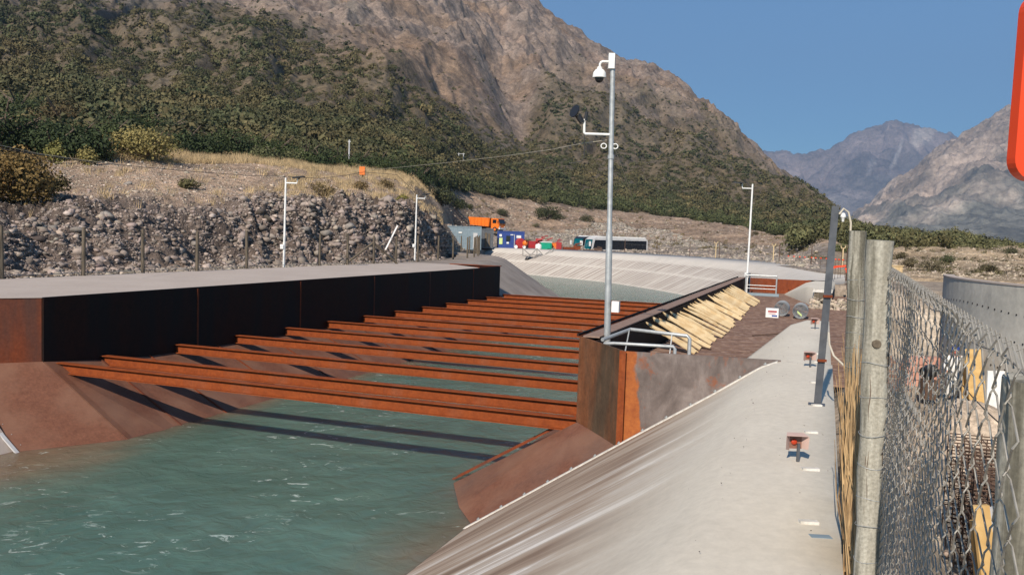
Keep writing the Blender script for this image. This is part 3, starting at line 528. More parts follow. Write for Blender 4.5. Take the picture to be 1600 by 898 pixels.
# ---------------------------------------------------------------- cross beams
ords = ['nearest', 'second', 'third', 'fourth', 'fifth', 'sixth', 'seventh', 'eighth', 'ninth', 'tenth', 'eleventh', 'twelfth', 'farthest']
for i in range(13):
    v0 = (i + 1 - 3) * 2.811 if i > 0 else -2.811 - 1.484
    base = X(7, v0, -1.98); mb = MB(); h, wf, tf, tw = .27, .21, .02, .014; zt = -1.712
    cs = [(-wf / 2, -h), (wf / 2, -h), (wf / 2, -h + tf), (tw / 2, -h + tf), (tw / 2, -tf), (wf / 2, -tf), (wf / 2, 0), (-wf / 2, 0), (-wf / 2, -tf), (-tw / 2, -tf), (-tw / 2, -h + tf), (-wf / 2, -h + tf)]
    mb.prism([X(0, v0 + a, zt + b) for a, b in cs], X(14.06, v0, 0) - X(0, v0, 0))
    obj('cross_beam', mb, 'rust_beam', base=base, label='rusty steel beam across the canal, %s from the camera' % ords[i], cat='steel beam', group='steel beams across the canal')
# ---------------------------------------------------------------- timber platform and leaning planks
tp = thing('timber_platform', X(17, 12, -.95), 'weathered brown timber deck between the steel wall and the right bank', 'timber deck')
mb = MB(); v_ = -5.6
while v_ < 28.2:
    wv_ = random.uniform(.17, .19); u0 = (14.6 if v_ > -4.9 else 15.4) + random.uniform(0, .1); u1 = 19.9 + random.uniform(-.25, .5) if v_ > -3 else 18.0
    mb.box(X(u0, v_, -.84 + random.uniform(-.005, .005)), _bd * (u1 - u0) + np.array([0, 0, random.uniform(-.006, .006)]), _wd * (wv_ - .022), (0, 0, .045)); v_ += wv_
obj('deck_boards', mb, 'timber_dark', tp)
for k in range(4): obj('joist', MB().box(X(14.7 + k * 1.35, -4.6, -1.05), _bd * .12, _wd * 32.6, (0, 0, .18)), 'wood_brown', tp)
v_ = .1; k = 0; planks = []
while v_ < 20.5:
    gap = random.choice([.40, .43, .45, .52, .46, .42]) * (1.25 if v_ < 0 else 1); planks.append(v_); v_ += gap * (1.5 if random.random() < .1 else 1)
for k, v0 in enumerate(planks):
    lean = (.55 + .45 * math.sin(k * .75)) + random.uniform(-.12, .12) if k > 3 else random.uniform(-.1, .3); top = X(14.52, v0, random.uniform(-.28, -.06)); du = random.uniform(1.15, 1.45)
    foot = X(14.52 + du, v0 - lean * .55 + .1, -.77); wv_ = random.uniform(.12, .18); ax = top - foot; ln = np.linalg.norm(ax); ax /= ln; nrm = -_wd * random.uniform(.25, .6) + np.array([0, 0, random.uniform(.5, .8)]) + _bd * .55
    nrm = nrm - ax * nrm.dot(ax); nrm /= np.linalg.norm(nrm); side = np.cross(nrm, ax); tip = random.uniform(.2, .55)
    mb = MB(); poly = [foot - side * wv_ / 2, foot + side * wv_ / 2, top + side * wv_ / 2 - ax * tip * random.random(), top + ax * .06 + side * wv_ * random.uniform(-.4, .4), top - side * wv_ / 2 - ax * tip]
    if k % 3 == 1: poly[0] = poly[0] + ax * .35
    mb.prism(poly, nrm * .03); nth = k + 1
    sfx = 'th' if 10 < nth % 100 < 14 else {1: 'st', 2: 'nd', 3: 'rd'}.get(nth % 10, 'th')
    obj('plank', mb, 'pine', base=foot, label='pale pointed pine plank leaning on the steel wall, %d%s from the near end' % (nth, sfx), cat='plank', group='planks leaning on the steel wall')
for k, (a, b, c_) in enumerate([((1150, 548), (1162, 520), 'dark loose bar lying on the timber deck by the bank edge'), ((1184, 522), (1204, 512), 'dark loose stick on the timber deck beside the concrete ramp')]):
    f0 = {0: (16.0, 1.0), 1: (16.7, 5.0)}[k]; p0 = X(*f0, -.76)
    obj('loose_bar', MB().tube([p0, X(f0[0] - .8 + k * 1.6, f0[1] + .8, -.73)], .02, 6), 'rebar', base=p0, label=c_, cat='bar')
# ---------------------------------------------------------------- rails, gate frame, rolls, carton
rl = thing('railing', X(15, -4.4, -.8), 'grey galvanised pipe railing inside the near end of the steel box', 'railing')
obj('top_rail', MB().tube([X(14.65, -5.0, .02), X(14.95, -3.9, .14), X(16.15, -4.2, .12), X(16.2, -4.2, .07), X(16.2, -4.2, -.8)], .038, 10), 'galv', rl, smooth=True)
obj('lower_rail', MB().tube([X(14.7, -5.05, -.05), X(14.9, -5.1, -.02), X(16.02, -5.0, -.01), X(16.05, -5.0, -.05), X(16.05, -5.0, -.6)], .034, 10), 'galv', rl, smooth=True)
obj('post', MB().tube([X(14.95, -4.7, -.8), X(14.95, -4.0, .13)], .014, 8), 'galv', rl); obj('post', MB().tube([X(15.85, -4.6, -.8), X(15.85, -4.2, .12)], .012, 8), 'galv', rl)
gf = thing('guard_frame', X(15.2, 25.4, -.8), 'grey steel guard frame at the far end of the timber deck', 'guard frame')
def frame_rect(mb, u0, v0, u1, v1, z0, z1, r):
    for a, b in (((u0, v0, z0), (u0, v0, z1)), ((u1, v1, z0), (u1, v1, z1)), ((u0, v0, z1), (u1, v1, z1)), ((u0, v0, z0), (u1, v1, z0))): mb.tube([X(*a), X(*b)], r, 8)
mb = MB(); frame_rect(mb, 14.75, 25.2, 16.3, 25.2, -.78, .27, .04); obj('frame', mb, 'galv', gf)
mb = MB(); frame_rect(mb, 14.75, 25.3, 14.8, 27.0, -.78, .3, .035); obj('side_frame', mb, 'galv', gf)
for z in (-.25, -.42): obj('rail', MB().tube([X(14.75, 25.2, z), X(16.3, 25.2, z)], .022, 8), 'galv', gf)
obj('toe_board', MB().box(X(14.7, 25.1, -.79), _bd * 1.75, _wd * .1, (0, 0, .14)), 'grey_blue', gf)
for k, (uu, vv_, lb) in enumerate([(17.15, 12.9, 'roll of grey wire mesh behind the white carton'), (17.85, 12.2, 'roll of grey wire mesh with a yellow tag, right of the carton')]):
    b_ = X(uu, vv_, -.8); t_ = thing('mesh_roll', b_, lb, 'mesh roll', 'mesh rolls'); mb = MB()
    for ring in range(28):
        c0 = X(uu, vv_ - .1 + ring * .036, -.5); mb.tube([c0 + _bd * .27 * math.cos(a) + np.array([0, 0, .27 * math.sin(a)]) for a in np.linspace(0, 6.283, 19)], .003, 4, False)
        for rr0 in ((.25, .22, .19, .16, .13, .1, .07, .04) if ring % 5 == 0 else (.24,)): mb.tube([c0 + _bd * rr0 * math.cos(a) + np.array([0, 0, rr0 * math.sin(a)]) for a in np.linspace(0, 6.283, 15)], .0035, 4, False)
    for a in np.linspace(0, 6.283, 46)[:-1]:
        o_ = _bd * .27 * math.cos(a) + np.array([0, 0, .27 * math.sin(a)]); mb.tube([X(uu, vv_ - .1, -.5) + o_, X(uu, vv_ + .9, -.5) + o_], .005, 4)
    obj('wire_coil', mb, 'galv', t_)
    if k: obj('tag', MB().box(X(uu - .1, vv_ - .13, -.55), _bd * .16 + np.array([0, 0, -.14]), _wd * .01, (0, 0, .08)), 'lime', t_)
cb_ = thing('carton', X(16.85, 12.3, -.8), 'small white carton with a red and blue print on the timber deck', 'carton')
obj('box', MB().box(X(16.62, 12.2, -.8), _bd * .46, _wd * .34, (0, 0, .34)), 'white', cb_)
for c_, x0, x1, z0, z1 in (('red', .08, .4, .2, .26), ('red', .1, .36, .14, .16), ('blue', .22, .42, .04, .1)): obj('print', MB().box(X(16.62 + x0, 12.194, -.8 + z0), _bd * (x1 - x0), _wd * .003, (0, 0, z1 - z0)), c_, cb_)
# ---------------------------------------------------------------- camera mast
bm_ = X(14.55, -4.15, -.8); mast = thing('camera_mast', bm_, 'tall galvanised mast with a white dome camera at the corner of the steel box', 'mast')
tp_ = X(14.42, -4.15, 5.6); obj('pole', MB().tube([bm_, bm_ + (tp_ - bm_) * .45, bm_ + (tp_ - bm_) * .46, tp_], [.068, .066, .052, .05], 14), 'galv', mast, smooth=True)
L = lambda dx, z: tp_ + np.array([dx, -.02, 0]) * 1.0 + np.array([0, 0, z - 5.6])
obj('bracket', MB().cb(L(-.03, 5.36), .12, .14, .3), 'white', mast)
obj('camera_arm', MB().tube([L(-.04, 5.5), L(-.1, 5.5), L(-.2, 5.5), L(-.235, 5.485), L(-.255, 5.45), L(-.258, 5.36)], .025, 10), 'white', mast, smooth=True)
dm = obj('dome_camera', MB().lathe(L(-.258, 5.18), [(.02, .21), (.05, .21), (.055, .17), (.09, .15), (.125, .1), (.135, .04), (.138, 0), (.09, 0)], 20), 'white', mast, smooth=True)
sub('lens_dome', MB().lathe(L(-.258, 5.18), [(.088, 0), (.088, -.02), (.08, -.05), (.055, -.085), (.02, -.1), (0, -.102)], 18), 'glass', dm, True)
obj('side_arm', MB().tube([L(0, 4.06), L(-.5, 4.06), L(-.52, 4.08), L(-.525, 4.35)], .027, 10), 'white', mast, smooth=True)
fld = obj('floodlight', MB().tube([L(-.56, 4.28), L(-.62, 4.36), L(-.66, 4.42)], .06, 10), 'black', mast)
sub('lamp_disc', MB().lathe(L(-.72, 4.5), [(.02, -.06), (.1, -.03), (.135, 0), (.135, .02), (0, .02)], 16, ax=(-.75, -.5, .3)), 'black', fld, True)
sub('sensor', MB().tube([L(-.5, 4.32), L(-.48, 4.5)], .035, 8), 'black', fld)
obj('cable_loop', MB().tube([L(-.52, 4.1), L(-.5, 3.8), L(-.5, 3.6), L(-.56, 3.5), L(-.8, 3.46)], .01, 6), 'cable', mast)
for s_ in (-1, 1): obj('eye_bolt', MB().tube([L(.06 * s_ + .055 * s_ + .055 * math.cos(a), 3.83 + .05 * math.sin(a)) for a in np.linspace(0, 6.28, 13)], .012, 6), 'white', mast)
obj('clamp', MB().lathe(tuple(bm_ + (tp_ - bm_) * .69), [(.054, -.04), (.066, -.04), (.066, .04), (.054, .04)], 12), 'galv', mast)
obj('junction_box', MB().box(X(14.62, -4.25, .5), _bd * .15, _wd * .12, (0, 0, .22)), 'white', mast)
gy = X(18.5, 33, .1); 
obj('guy_wire', MB().tube([L(.1, 3.8), at(975, 270, 18.2), at(985, 300, 19.5), at(993, 325, 21.0)], .006, 5), 'cable_pale', mast)
# ---------------------------------------------------------------- light poles
def light_pole(base, h, lean, lab, side=1, box=True):
    t_ = thing('light_pole', base, lab, 'light pole', 'light poles along the canal'); b = np.array(base, float); tp = b + np.array([lean, 0, h])
    obj('pole', MB().tube([b, tp], [.06, .045], 10), 'white', t_, smooth=True)
    a = np.array([side, 0, 0.]); obj('arm', MB().tube([tp + (0, 0, -.25), tp + a * .55 + (0, 0, -.25), tp + a * .58 + (0, 0, -.02)], .035, 8), 'white', t_)
    lp = obj('floodlight', MB().box(tp + a * .45 + (-.1, -.2, -.02), (a * .55) + (0, 0, .08), (0, .4, 0), (0, 0, .06)), 'black', t_); sub('bracket', MB().tube([tp + a * .58 + (0, 0, -.05), tp + a * .7 + (0, 0, .0)], .03, 6), 'black', lp)
    if box: obj('junction_box', MB().cb(b + (-.09, -.05, .9), .16, .12, .22), 'white', t_)
light_pole(X(-6.55, 14.8, 0), 4.4, .03, 'white light pole behind the fence in front of the rubble bank, left of the other')
light_pole(at(648, 407, 57.3), 4.45, .03, 'white light pole at the far end of the rubble bank')
light_pole(X(14.6, 27.6, -.8), 6.0, .05, 'slim white light pole at the far corner of the timber deck', -1)
# ---------------------------------------------------------------- angle post on the right bank with lamp and hose
ap = thing('steel_post', X(18.62, -9.84, 0), 'dark grey angle iron post standing on the concrete bank', 'post')
bt, tt = X(18.62, -9.84, 0), X(18.70, -9.8, 2.48); lx = np.array([1, 0, 0.])
obj('angle_bar', MB().prism([bt + q for q in ((-.045, 0, 0), (.045, 0, 0), (.045, .09, 0), (.037, .09, 0), (.037, .008, 0), (-.045, .008, 0))], tt - bt), 'steel_post', ap)
obj('foot_plate', MB().cb(bt + (0, .03, 0), .2, .16, .012, PHI), 'steel_post', ap)
obj('lamp', MB().lathe(tt + (.1, 0, -.12), [(0, .04), (.018, .035), (.03, .012), (.034, -.012), (.02, -.03), (.014, -.07), (0, -.075)], 10), 'white', ap, smooth=True)
obj('hose', MB().tube([tt + (0.05, 0, -.1), tt + (.1, 0, -.03), tt + (.16, 0, -.07), tt + (.2, 0, -.2), tt + (.2, 0, -.4)], .013, 8), 'cable_pale', ap, smooth=True)
obj('lower_hose', MB().tube([at(1295, 520, 10.4), at(1296, 538, 10.2), at(1303, 556, 10.0), at(1320, 572, 9.8)], .012, 8), 'cable_pale', ap, smooth=True)
for z in (.55, 1.35): obj('clip', MB().cb(bt + (tt - bt) * (z / 2.48) + (0, -.015, 0), .11, .03, .03), 'rust_wall', ap)
# reflectors in folded hoods on short stakes
for k, (v0, nm) in enumerate(((-12.86, 'nearest the camera'), (-6.46, 'the middle one of three'), (.23, 'farthest along the concrete bank'))):
    b = X(18.48, v0, 0); t_ = thing('reflector', b, 'orange reflector in pink hood on a stake, ' + nm, 'reflector', 'reflectors on the bank')
    obj('stake', MB().box(b + (-.012, 0, 0), (.024, 0, 0), (0, .024, 0), (0, 0, .17)).tube([b + (.01, .05, 0), b + (.0, .01, .06)], .008, 5), 'steel_post', t_)
    s1 = .17; h0 = np.array([-.02, 0.02, .12]) + b; mb = MB()
    mb.prism([h0 + (-.1, -.03, 0), h0 + (-.05, .03, -.02), h0 + (-.05, .03, .12), h0 + (-.11, -.06, .13)], (-.003, -.002, 0)); mb.prism([h0 + (.1, -.03, 0), h0 + (.06, .03, 0), h0 + (.06, .03, .12), h0 + (.1, -.05, .12)], (.003, 0, 0))
    mb.prism([h0 + (-.11, -.06, .132), h0 + (.1, -.05, .125), h0 + (.08, .06, .135), h0 + (-.07, .06, .135)], (0, 0, .004)); obj('hood', mb, 'pink', t_)
    obj('liner', MB().box(h0 + (-.05, .032, -.005), (.115, 0, 0), (0, .004, 0), (0, 0, .125)), 'copper', t_)
    rf = obj('reflector_disc', MB().lathe(h0 + (-.012, .02, .06), [(0, .012), (.018, .01), (.026, .004), (.028, 0)], 14, ax=(0, -1, 0)), 'reflector_red', t_)
for k, (x, y, s_) in enumerate([(1262, 817, 1), (1264, 734, 1.1), (1266, 676, 1), (1276, 634, .9), (1272, 598, .9), (1276, 566, .9), (1276, 553, .8)]):
    d = ray(x, y); t = -2.0 / d[2]; b = CAM + d * t; mb = MB(); mb.box(b + (-.06, -.025, 0), (.13 * s_, -.012, 0), (0, .055, 0), (0, 0, .022))
    obj('mortar_block', mb, 'mortar', base=b, label='white mortar block on the concrete bank, %s from the camera' % ['first', 'second', 'third', 'fourth', 'fifth', 'sixth', 'seventh'][k], cat='block', group='mortar blocks on the bank')
d = ray(1282, 838); b = CAM + d * (-2.0 / d[2]); obj('steel_plate', MB().box(b + (-.07, -.03, .001), (.14, -.01, 0), (0, .07, 0), (0, 0, .004)), 'grey_blue', base=b, label='thin grey plate lying flat beside the nearest mortar block', cat='plate')
# ---------------------------------------------------------------- wooden posts and chain link fence on the right
cf = thing('chain_link_fence', X(18.93, -17, 0), 'galvanised chain link fence on weathered round wooden posts beside the camera', 'fence')
def round_post(b, t_, r, parent, mat='wood_grey', name='post', n=16):
    b, t_ = np.array(b), np.array(t_); mb = MB(); m_ = 16; pts = [b + (t_ - b) * i / m_ + np.array([.004 * math.sin(i * 1.7 + b[1]), .004 * math.cos(i * 2.1), 0]) for i in range(m_ + 1)]; s0 = len(mb.v); mb.tube(pts, [r * (1 + .035 * math.sin(i * 2.3 + b[0] * 5)) for i in range(m_ + 1)], n)
    for i in range(s0, len(mb.v)):
        q = np.array(mb.v[i]); f_ = np.clip((q - b).dot(t_ - b) / (t_ - b).dot(t_ - b), 0, 1); c_ = b + (t_ - b) * f_; dd = q - c_; a = math.atan2(dd[1], dd[0]); mb.v[i] = tuple(c_ + dd * (1 + .03 * math.sin(3 * a + b[1]) + .02 * math.sin(7 * a)) )
    return obj(name, mb, mat, parent, smooth=True)
pA = round_post(X(18.90, -14.15, -.3), X(18.83, -14.15, 2.11), .062, cf)
pB = round_post(X(18.91, -16.4, -.3), X(18.865, -16.4, 2.03), .062, cf)
pC = round_post(X(19.035, -19.13, -.5), X(19.01, -19.13, 1.76), .066, cf)
def wraps(part, b, t_, r, zs):
    for z in zs:
        c = np.array(b) + (np.array(t_) - np.array(b)) * ((z - b[2]) / (t_[2] - b[2])); sub('wire_tie', MB().tube([c + np.array([math.cos(a) * r, math.sin(a) * r, .006 * math.sin(a * 2 + z * 9)]) for a in np.linspace(0, 6.283, 17)], .0016, 4, False), 'galv', part)
wraps(pB, X(18.91, -16.4, -.3), X(18.865, -16.4, 2.03), .066, [.42, .6, .74, .9, 1.06, 1.25, 1.42])
wraps(pA, X(18.90, -14.15, -.3), X(18.83, -14.15, 2.11), .066, [1.1, 1.24, 1.35, 1.47, 1.6, 1.75])
def cracks(part, b, t_, r, seed):
    random.seed(seed); mb = MB(); b, t_ = np.array(b), np.array(t_)
    for k in range(7):
        a = math.radians(random.uniform(200, 330)); z0 = random.uniform(.45, .85); ln = random.uniform(.06, .22); pts = []
        for j in range(7):
            f_ = z0 + ln * (j / 6 - .5); aa = a + .06 * math.sin(j * 1.3 + k); c = b + (t_ - b) * f_; pts.append(c + np.array([math.cos(aa), math.sin(aa), 0]) * r * 1.005)
        mb.tube(pts, [.0005, .002, .003, .004, .003, .002, .0005], 4)
    sub('cracks', mb, 'trunk', part)
cracks(pB, X(18.91, -16.4, -.3), X(18.865, -16.4, 2.03), .062, 4); cracks(pA, X(18.90, -14.15, -.3), X(18.83, -14.15, 2.11), .062, 9)
kn = MB().lathe(X(18.875, -16.4, 1.52) + np.array([-.02, -.060, 0]), [(.024, -.012), (.02, .001), (.014, .003), (.008, .001), (0, .002)], 14, ax=(-.1, -1, 0)); sub('knot', kn, 'wood_brown', pB, True)
def chain_mesh(v0, v1, z0, z1f, cw, ch, r, uoff, seed, jit=.004):
    random.seed(seed); mb = MB(); n = int((v1 - v0) / cw)
    for i in range(n):
        va_ = v0 + i * cw; z1 = z1f(va_); m_ = int((z1 - z0) / ch); pts = []
        for j in range(m_ + 1):
            sgn = 1 if (j + i) % 2 else -1; zz = z1 - j * ch + random.uniform(-jit, jit); vv_ = va_ + sgn * cw * .52 + random.uniform(-jit, jit)
            sag = .012 * math.sin(va_ * 5 + zz * 3) + .01 * math.sin(zz * 7 + va_ * 2)
            for e in (-1, 1): pts.append(X(uoff + sag + e * .004 * sgn, vv_ - 0 * sgn, zz - e * ch * .10))
        sgn = 1 if i % 2 == 0 else -1
        pts = [X(uoff + .02, va_ - .01, z1 - .02), X(uoff + .008, va_ + .012, z1 + .035), X(uoff - .008, va_ - .0, z1 + .03)] + pts
        mb.tube(pts, r, 5, False)
    return mb
ztop = lambda v: np.interp(v, [-19.4, -18, -16.4, -14], [1.80, 1.83, 1.86, 1.9])
obj('wire_mesh', chain_mesh(-19.35, -14.1, .12, ztop, .052, .062, .0021, 18.93, 3), 'wire', cf, smooth=True)
obj('wire_mesh', chain_mesh(-18.0, -14.2, .12, lambda v: 1.3 - .05 * math.sin(v * 3), .036, .04, .0014, 18.965, 5, .006), 'wire', cf, smooth=True)
obj('wire_mesh', chain_mesh(-14.0, -10.2, .0, lambda v: 1.0, .05, .05, .0016, 18.93, 6), 'wire', cf, smooth=True)
obj('tension_wire', MB().tube([X(18.95, -19.35 + i * .12, float(ztop(-19.35 + i * .12)) - .02 + .012 * math.sin(i * .9)) for i in range(44)], .002, 5), 'wire', cf)
# dry reeds between the bank and the fence
mb = MB(); random.seed(12)
for k in range(260):
    b = X(18.865 + random.gauss(0, .018), -15.3 + random.gauss(0, .16), random.uniform(-.1, .2)); h = random.uniform(.4, 1.2); lu = random.gauss(.0, .045); lv = random.uniform(.1, 1.6)
    mid = b + (_bd * lu * .5 + _wd * lv * .45) + np.array([0, 0, h * .55]) + np.array([random.gauss(0, .02), 0, 0]); e = b + _bd * lu + _wd * lv + np.array([0, 0, h]); mb.tube([b, mid, e], [.005, .0045, .002], 4, False)
tag(obj('dry_reeds', mb, 'rope'), kind='stuff')
# ---------------------------------------------------------------- left fence
lf_ = thing('post_and_wire_fence', X(-6.3, 12, 0), 'long fence of round wooden posts and wire on the far side of the canal', 'fence')
posts = [(-6.32, -4.2), (-6.32, -.72), (-6.25, 2.42), (-6.5, 5.5), (-6.2, 8.2), (-6.6, 12.0), (-6.4, 17.7), (-6.15, 20.1), (-6.2, 23.1), (-6.1, 25.6), (-6.3, 29), (-7.2, 34), (-7.3, 36.8), (-8.0, 41.1), (-8.9, 44.6), (-9.9, 47.8), (-11.1, 51), (-12.3, 54), (-13.8, 57), (-15.2, 60), (-17, 62.6), (-19, 65), (-21, 67.2), (-24, 69.5)]
for k, (u, v) in enumerate(posts): obj('post', MB().tube([X(u, v, -.1), X(u + random.uniform(-.03, .03), v, 1.7 + random.uniform(-.08, .08))], [.075, .065], 10), 'wood_brown', lf_, smooth=True)
for z in (.12, .5, 1.0, 1.5):
    pts = []
    for (a, b) in zip(posts[:-1], posts[1:]):
        for t in (0, .5): pts.append(X(a[0] * (1 - t) + b[0] * t, a[1] * (1 - t) + b[1] * t, z - (.02 if t else 0)))
    obj('wire', MB().tube(pts, .012 if z < .2 else .005, 4), 'wire', lf_)
for s_ in (-1, 1): obj('brace', MB().tube([X(-6.25, 23.1, 1.25), X(-6.3 + s_ * .9, 23.1 + s_ * 1.4, 0)], .07, 8), 'wood_brown', lf_)
b = at(601, 390, 50.5); obj('leaning_pole', MB().box(b, (0.09, 0, 0), (0, .05, 0), at(620, 352, 51) - b), 'light_grey', base=b, label='pale thin pole leaning against the rubble bank beside the fence brace', cat='pole')
# ---------------------------------------------------------------- far right fence, forked stakes and markers
oln = []
_t = np.gradient(wr, axis=0); _t /= np.linalg.norm(_t, axis=1)[:, None]; _n = np.stack([_t[:, 1], -_t[:, 0]], 1); mfar = wr[:, 1] >= 28.5; fb = sstep(28, 50, wr[mfar][:, 1]); edge_l = wr[mfar] + _n[mfar] * (6.0 + fb * 5.6)[:, None]
sl_ = np.concatenate([[0], np.cumsum(np.linalg.norm(np.diff(edge_l, axis=0), axis=1))])
def ep(s, d=0): return X(np.interp(s, sl_, edge_l[:, 0]) + d, np.interp(s, sl_, edge_l[:, 1]) + d * .5, -.05)
ff = thing('wire_fence', ep(20), 'line of thin dark steel fence posts along the far bank', 'fence')
for k in range(13): 
    q = ep(2 + k * 6.2, 1.0); obj('post', MB().cb(q, .07, .07, 1.9), 'rebar', ff)
for z in (.5, 1.2, 1.8): obj('wire', MB().tube([ep(2 + k * 6.2, 1.0) + (0, 0, z) for k in range(13)], .006, 4), 'wire', ff)
for k, (s_, nm) in enumerate(((14, 'nearest, by the pale box'), (32, 'second from the near end'), (46, 'third from the near end'), (58, 'farthest from the timber deck'))):
    q = ep(s_, .7); t_ = thing('forked_stake', q, 'pale yellow forked stake on the far bank, ' + nm, 'stake', 'forked stakes on the far bank'); obj('shaft', MB().cb(q, .09, .09, 1.75), 'pine', t_)
    obj('fork', MB().tube([q + (-.22, 0, 2.0), q + (-.15, 0, 1.78), q + (.15, 0, 1.78), q + (.22, 0, 2.0)], .045, 6), 'pine', t_)
for k in range(46):
    q = ep(1.0 + k * 1.05 + random.uniform(-.2, .2), .25) if k < 40 else X(19.6 + random.uniform(0, .4), 20.5 + (k - 40) * 1.5, 0); t_ = thing('rebar_marker', q, 'rebar stake with orange cap, number %d along the far bank from the timber deck' % (k + 1), 'marker stake', 'capped rebar stakes')
    obj('bar', MB().tube([q + (0, 0, -.1), q + (random.uniform(-.03, .03), 0, .75)], .014, 5), 'rebar', t_); obj('cap', MB().cb(q + (0, 0, .72), .3 if k < 16 else .13, .12, .1, random.uniform(-.5, .5)), 'orange_red', t_)
q = ep(12.5, 2.0); bx_ = thing('pallet_box', q, 'pale wooden box standing behind the orange capped stakes', 'box'); obj('box_side', MB().cb(q, 1.1, .6, .75, .1), 'pine', bx_); obj('box_lid', MB().cb(q + (0, 0, .75), 1.2, .7, .06, .1), 'pine', bx_)
# ---------------------------------------------------------------- yard beyond the bend
def container(name, base, L_, W_, H_, rz, mat, lab, extra=None):
    t_ = thing(name, base, lab, 'container', 'site containers'); b = np.array(base); ca, sa = math.cos(rz), math.sin(rz); ex, ey = np.array([ca, sa, 0]), np.array([-sa, ca, 0]); mb = MB()
    mb.cb(b + (0, 0, .12), L_ - .12, W_ - .12, H_ - .24, rz); n = int(L_ / .3)
    for i in range(n): 
        for s_ in (-1, 1): mb.cb(b + ex * (-L_ / 2 + .2 + i * .3) + ey * s_ * (W_ / 2 - .06) + (0, 0, .15), .15, .05, H_ - .3, rz)
    bd_ = obj('body', mb, mat, t_); fm = MB()
    for s_ in (-1, 1):
        for q in (-1, 1): fm.cb(b + ex * q * (L_ / 2 - .06) + ey * s_ * (W_ / 2 - .06), .14, .14, H_, rz)
        fm.cb(b + ey * s_ * (W_ / 2 - .04), L_ - .3, .1, .14, rz); fm.cb(b + ey * s_ * (W_ / 2 - .04) + (0, 0, H_ - .14), L_ - .3, .1, .14, rz)
    obj('frame', fm, mat, t_); F_ = -ey * (W_ / 2 + .02)
    for kind, x, z, w_, h_, mt in (extra or []): obj(kind, MB().cb(b + F_ + ex * x + (0, 0, z), w_, .06, h_, rz), mt, t_)
    return t_
def gat(x, D, z): 
    d = ray(x, 400); q = CAM + d * D / d[1]; return np.array([q[0], q[1], z])
container('site_container', gat(722, 122, -.4), 5.2, 2.8, 3.3, .1, 'grey_blue', 'pale blue grey site container behind the fence posts', [('vent', -.4, 2.3, .5, .2, 'white'), ('door', 1.75, .2, .6, 2.2, 'light_grey')])
container('site_container', gat(752, 127, -.2), 3.4, 2.6, 2.9, .05, 'steel_post', 'dark open site container between the grey and the blue ones', [('door', -.9, .2, .3, 2.1, 'copper'), ('door', .6, .2, .35, 2.1, 'wood_brown'), ('panel', 1.05, .3, .3, 1.9, 'wood_brown')])
container('site_container', gat(797, 129, -.15), 4.0, 2.6, 2.6, .06, 'blue', 'dark blue site container with a lime sign', [('sign', -1.55, .6, .5, .95, 'lime'), ('window', -.45, 1.1, .6, .8, 'glass'), ('notice', -.5, .7, .35, .25, 'white'), ('notice', 1.15, 1.6, .7, .4, 'white'), ('notice', -1.6, 1.75, .35, .35, 'white'), ('notice', .1, 2.0, .45, .12, 'white'), ('corner_strip', .5, .15, .08, 2.0, 'light_grey')])
# red hose reels / compressors
q = gat(812, 126.5, -.1); rr = thing('red_compressor', q, 'red machine on wheels in front of the blue container', 'machine')
obj('drum', MB().lathe(q + (0, -.1, .85), [(0, -.5), (.62, -.5), (.7, -.42), (.7, .42), (.62, .5), (0, .5)], 16, ax=(.2, -1, 0)), 'red', rr, smooth=True)
obj('base', MB().cb(q + (0, 0, .1), 1.7, 1.1, .28), 'red', rr)
for s_ in (-.6, .6): obj('wheel', MB().lathe(q + (s_, -.62, .25), [(0, -.09), (.25, -.09), (.25, .09), (0, .09)], 14, ax=(0, 1, 0)), 'white', rr)
def truss_pile(q, lab, mat, n, sx, sz, seed):
    random.seed(seed); t_ = thing('machine_parts', q, lab, 'machine'); 
    for i in range(n):
        a = q + (random.uniform(-sx, sx), random.uniform(-.6, .6), random.uniform(.1, sz)); bb = a + (random.uniform(-1.1, 1.1), random.uniform(-.4, .4), random.uniform(-.3, .4)); obj('strut', MB().tube([a, bb], random.uniform(.06, .12), 6), mat, t_)
    obj('body', MB().cb(q + (-sx * .3, 0, .1), sx * .9, .9, sz * .55, .1).cb(q + (sx * .45, .2, .1), sx * .6, .8, sz * .75, -.1), mat, t_)
truss_pile(gat(834, 130, -.2), 'red drilling machine with jointed booms right of the blue container', 'red', 9, 1.6, 2.1, 3); truss_pile(gat(864, 130, -.3), 'low red machine behind the green box', 'red', 7, 1.7, 1.6, 5)
truss_pile(gat(893, 130, -.6), 'red and brown scrap frames right of the orange box', 'rust_wall', 8, 1.8, 1.5, 6); truss_pile(gat(925, 130, -.9), 'dark stacked metal frames left of the coaches', 'rebar', 9, 2.0, 1.5, 8)
q = gat(877, 119, -.8); obj('red_pickup', MB().cb(q, .1, .1, .1), 'red', base=q) if False else None
q = gat(852, 126, -.1); gb = thing('green_box', q, 'green box with a white lid by the bend of the canal', 'box'); obj('box_body', MB().cb(q + (0, 0, .05), 1.6, 1.3, 1.0, .1), 'green', gb); obj('lid', MB().cb(q + (0, 0, 1.05), 1.7, 1.4, .1, .1), 'white', gb); obj('side_panel', MB().cb(q + (.45, -.68, .15), .5, .05, .8, .1), 'green', gb)
q = gat(864, 127, -.1); ob = thing('orange_box', q, 'orange bin beside the green box', 'bin'); obj('bin_body', MB().cb(q, .75, .8, .95, .1), 'orange', ob); obj('bin_lid', MB().cb(q + (0, 0, .95), .82, .86, .07, .1), 'orange', ob)
q = gat(841, 125.5, -.1); wb = thing('white_tank', q, 'white plastic tank left of the green box', 'tank'); obj('tank_body', MB().lathe(q, [(0, 0), (.45, 0), (.5, .1), (.5, .6), (.4, .75), (.12, .8), (.12, .88), (0, .88)], 14), 'white', wb, smooth=True)
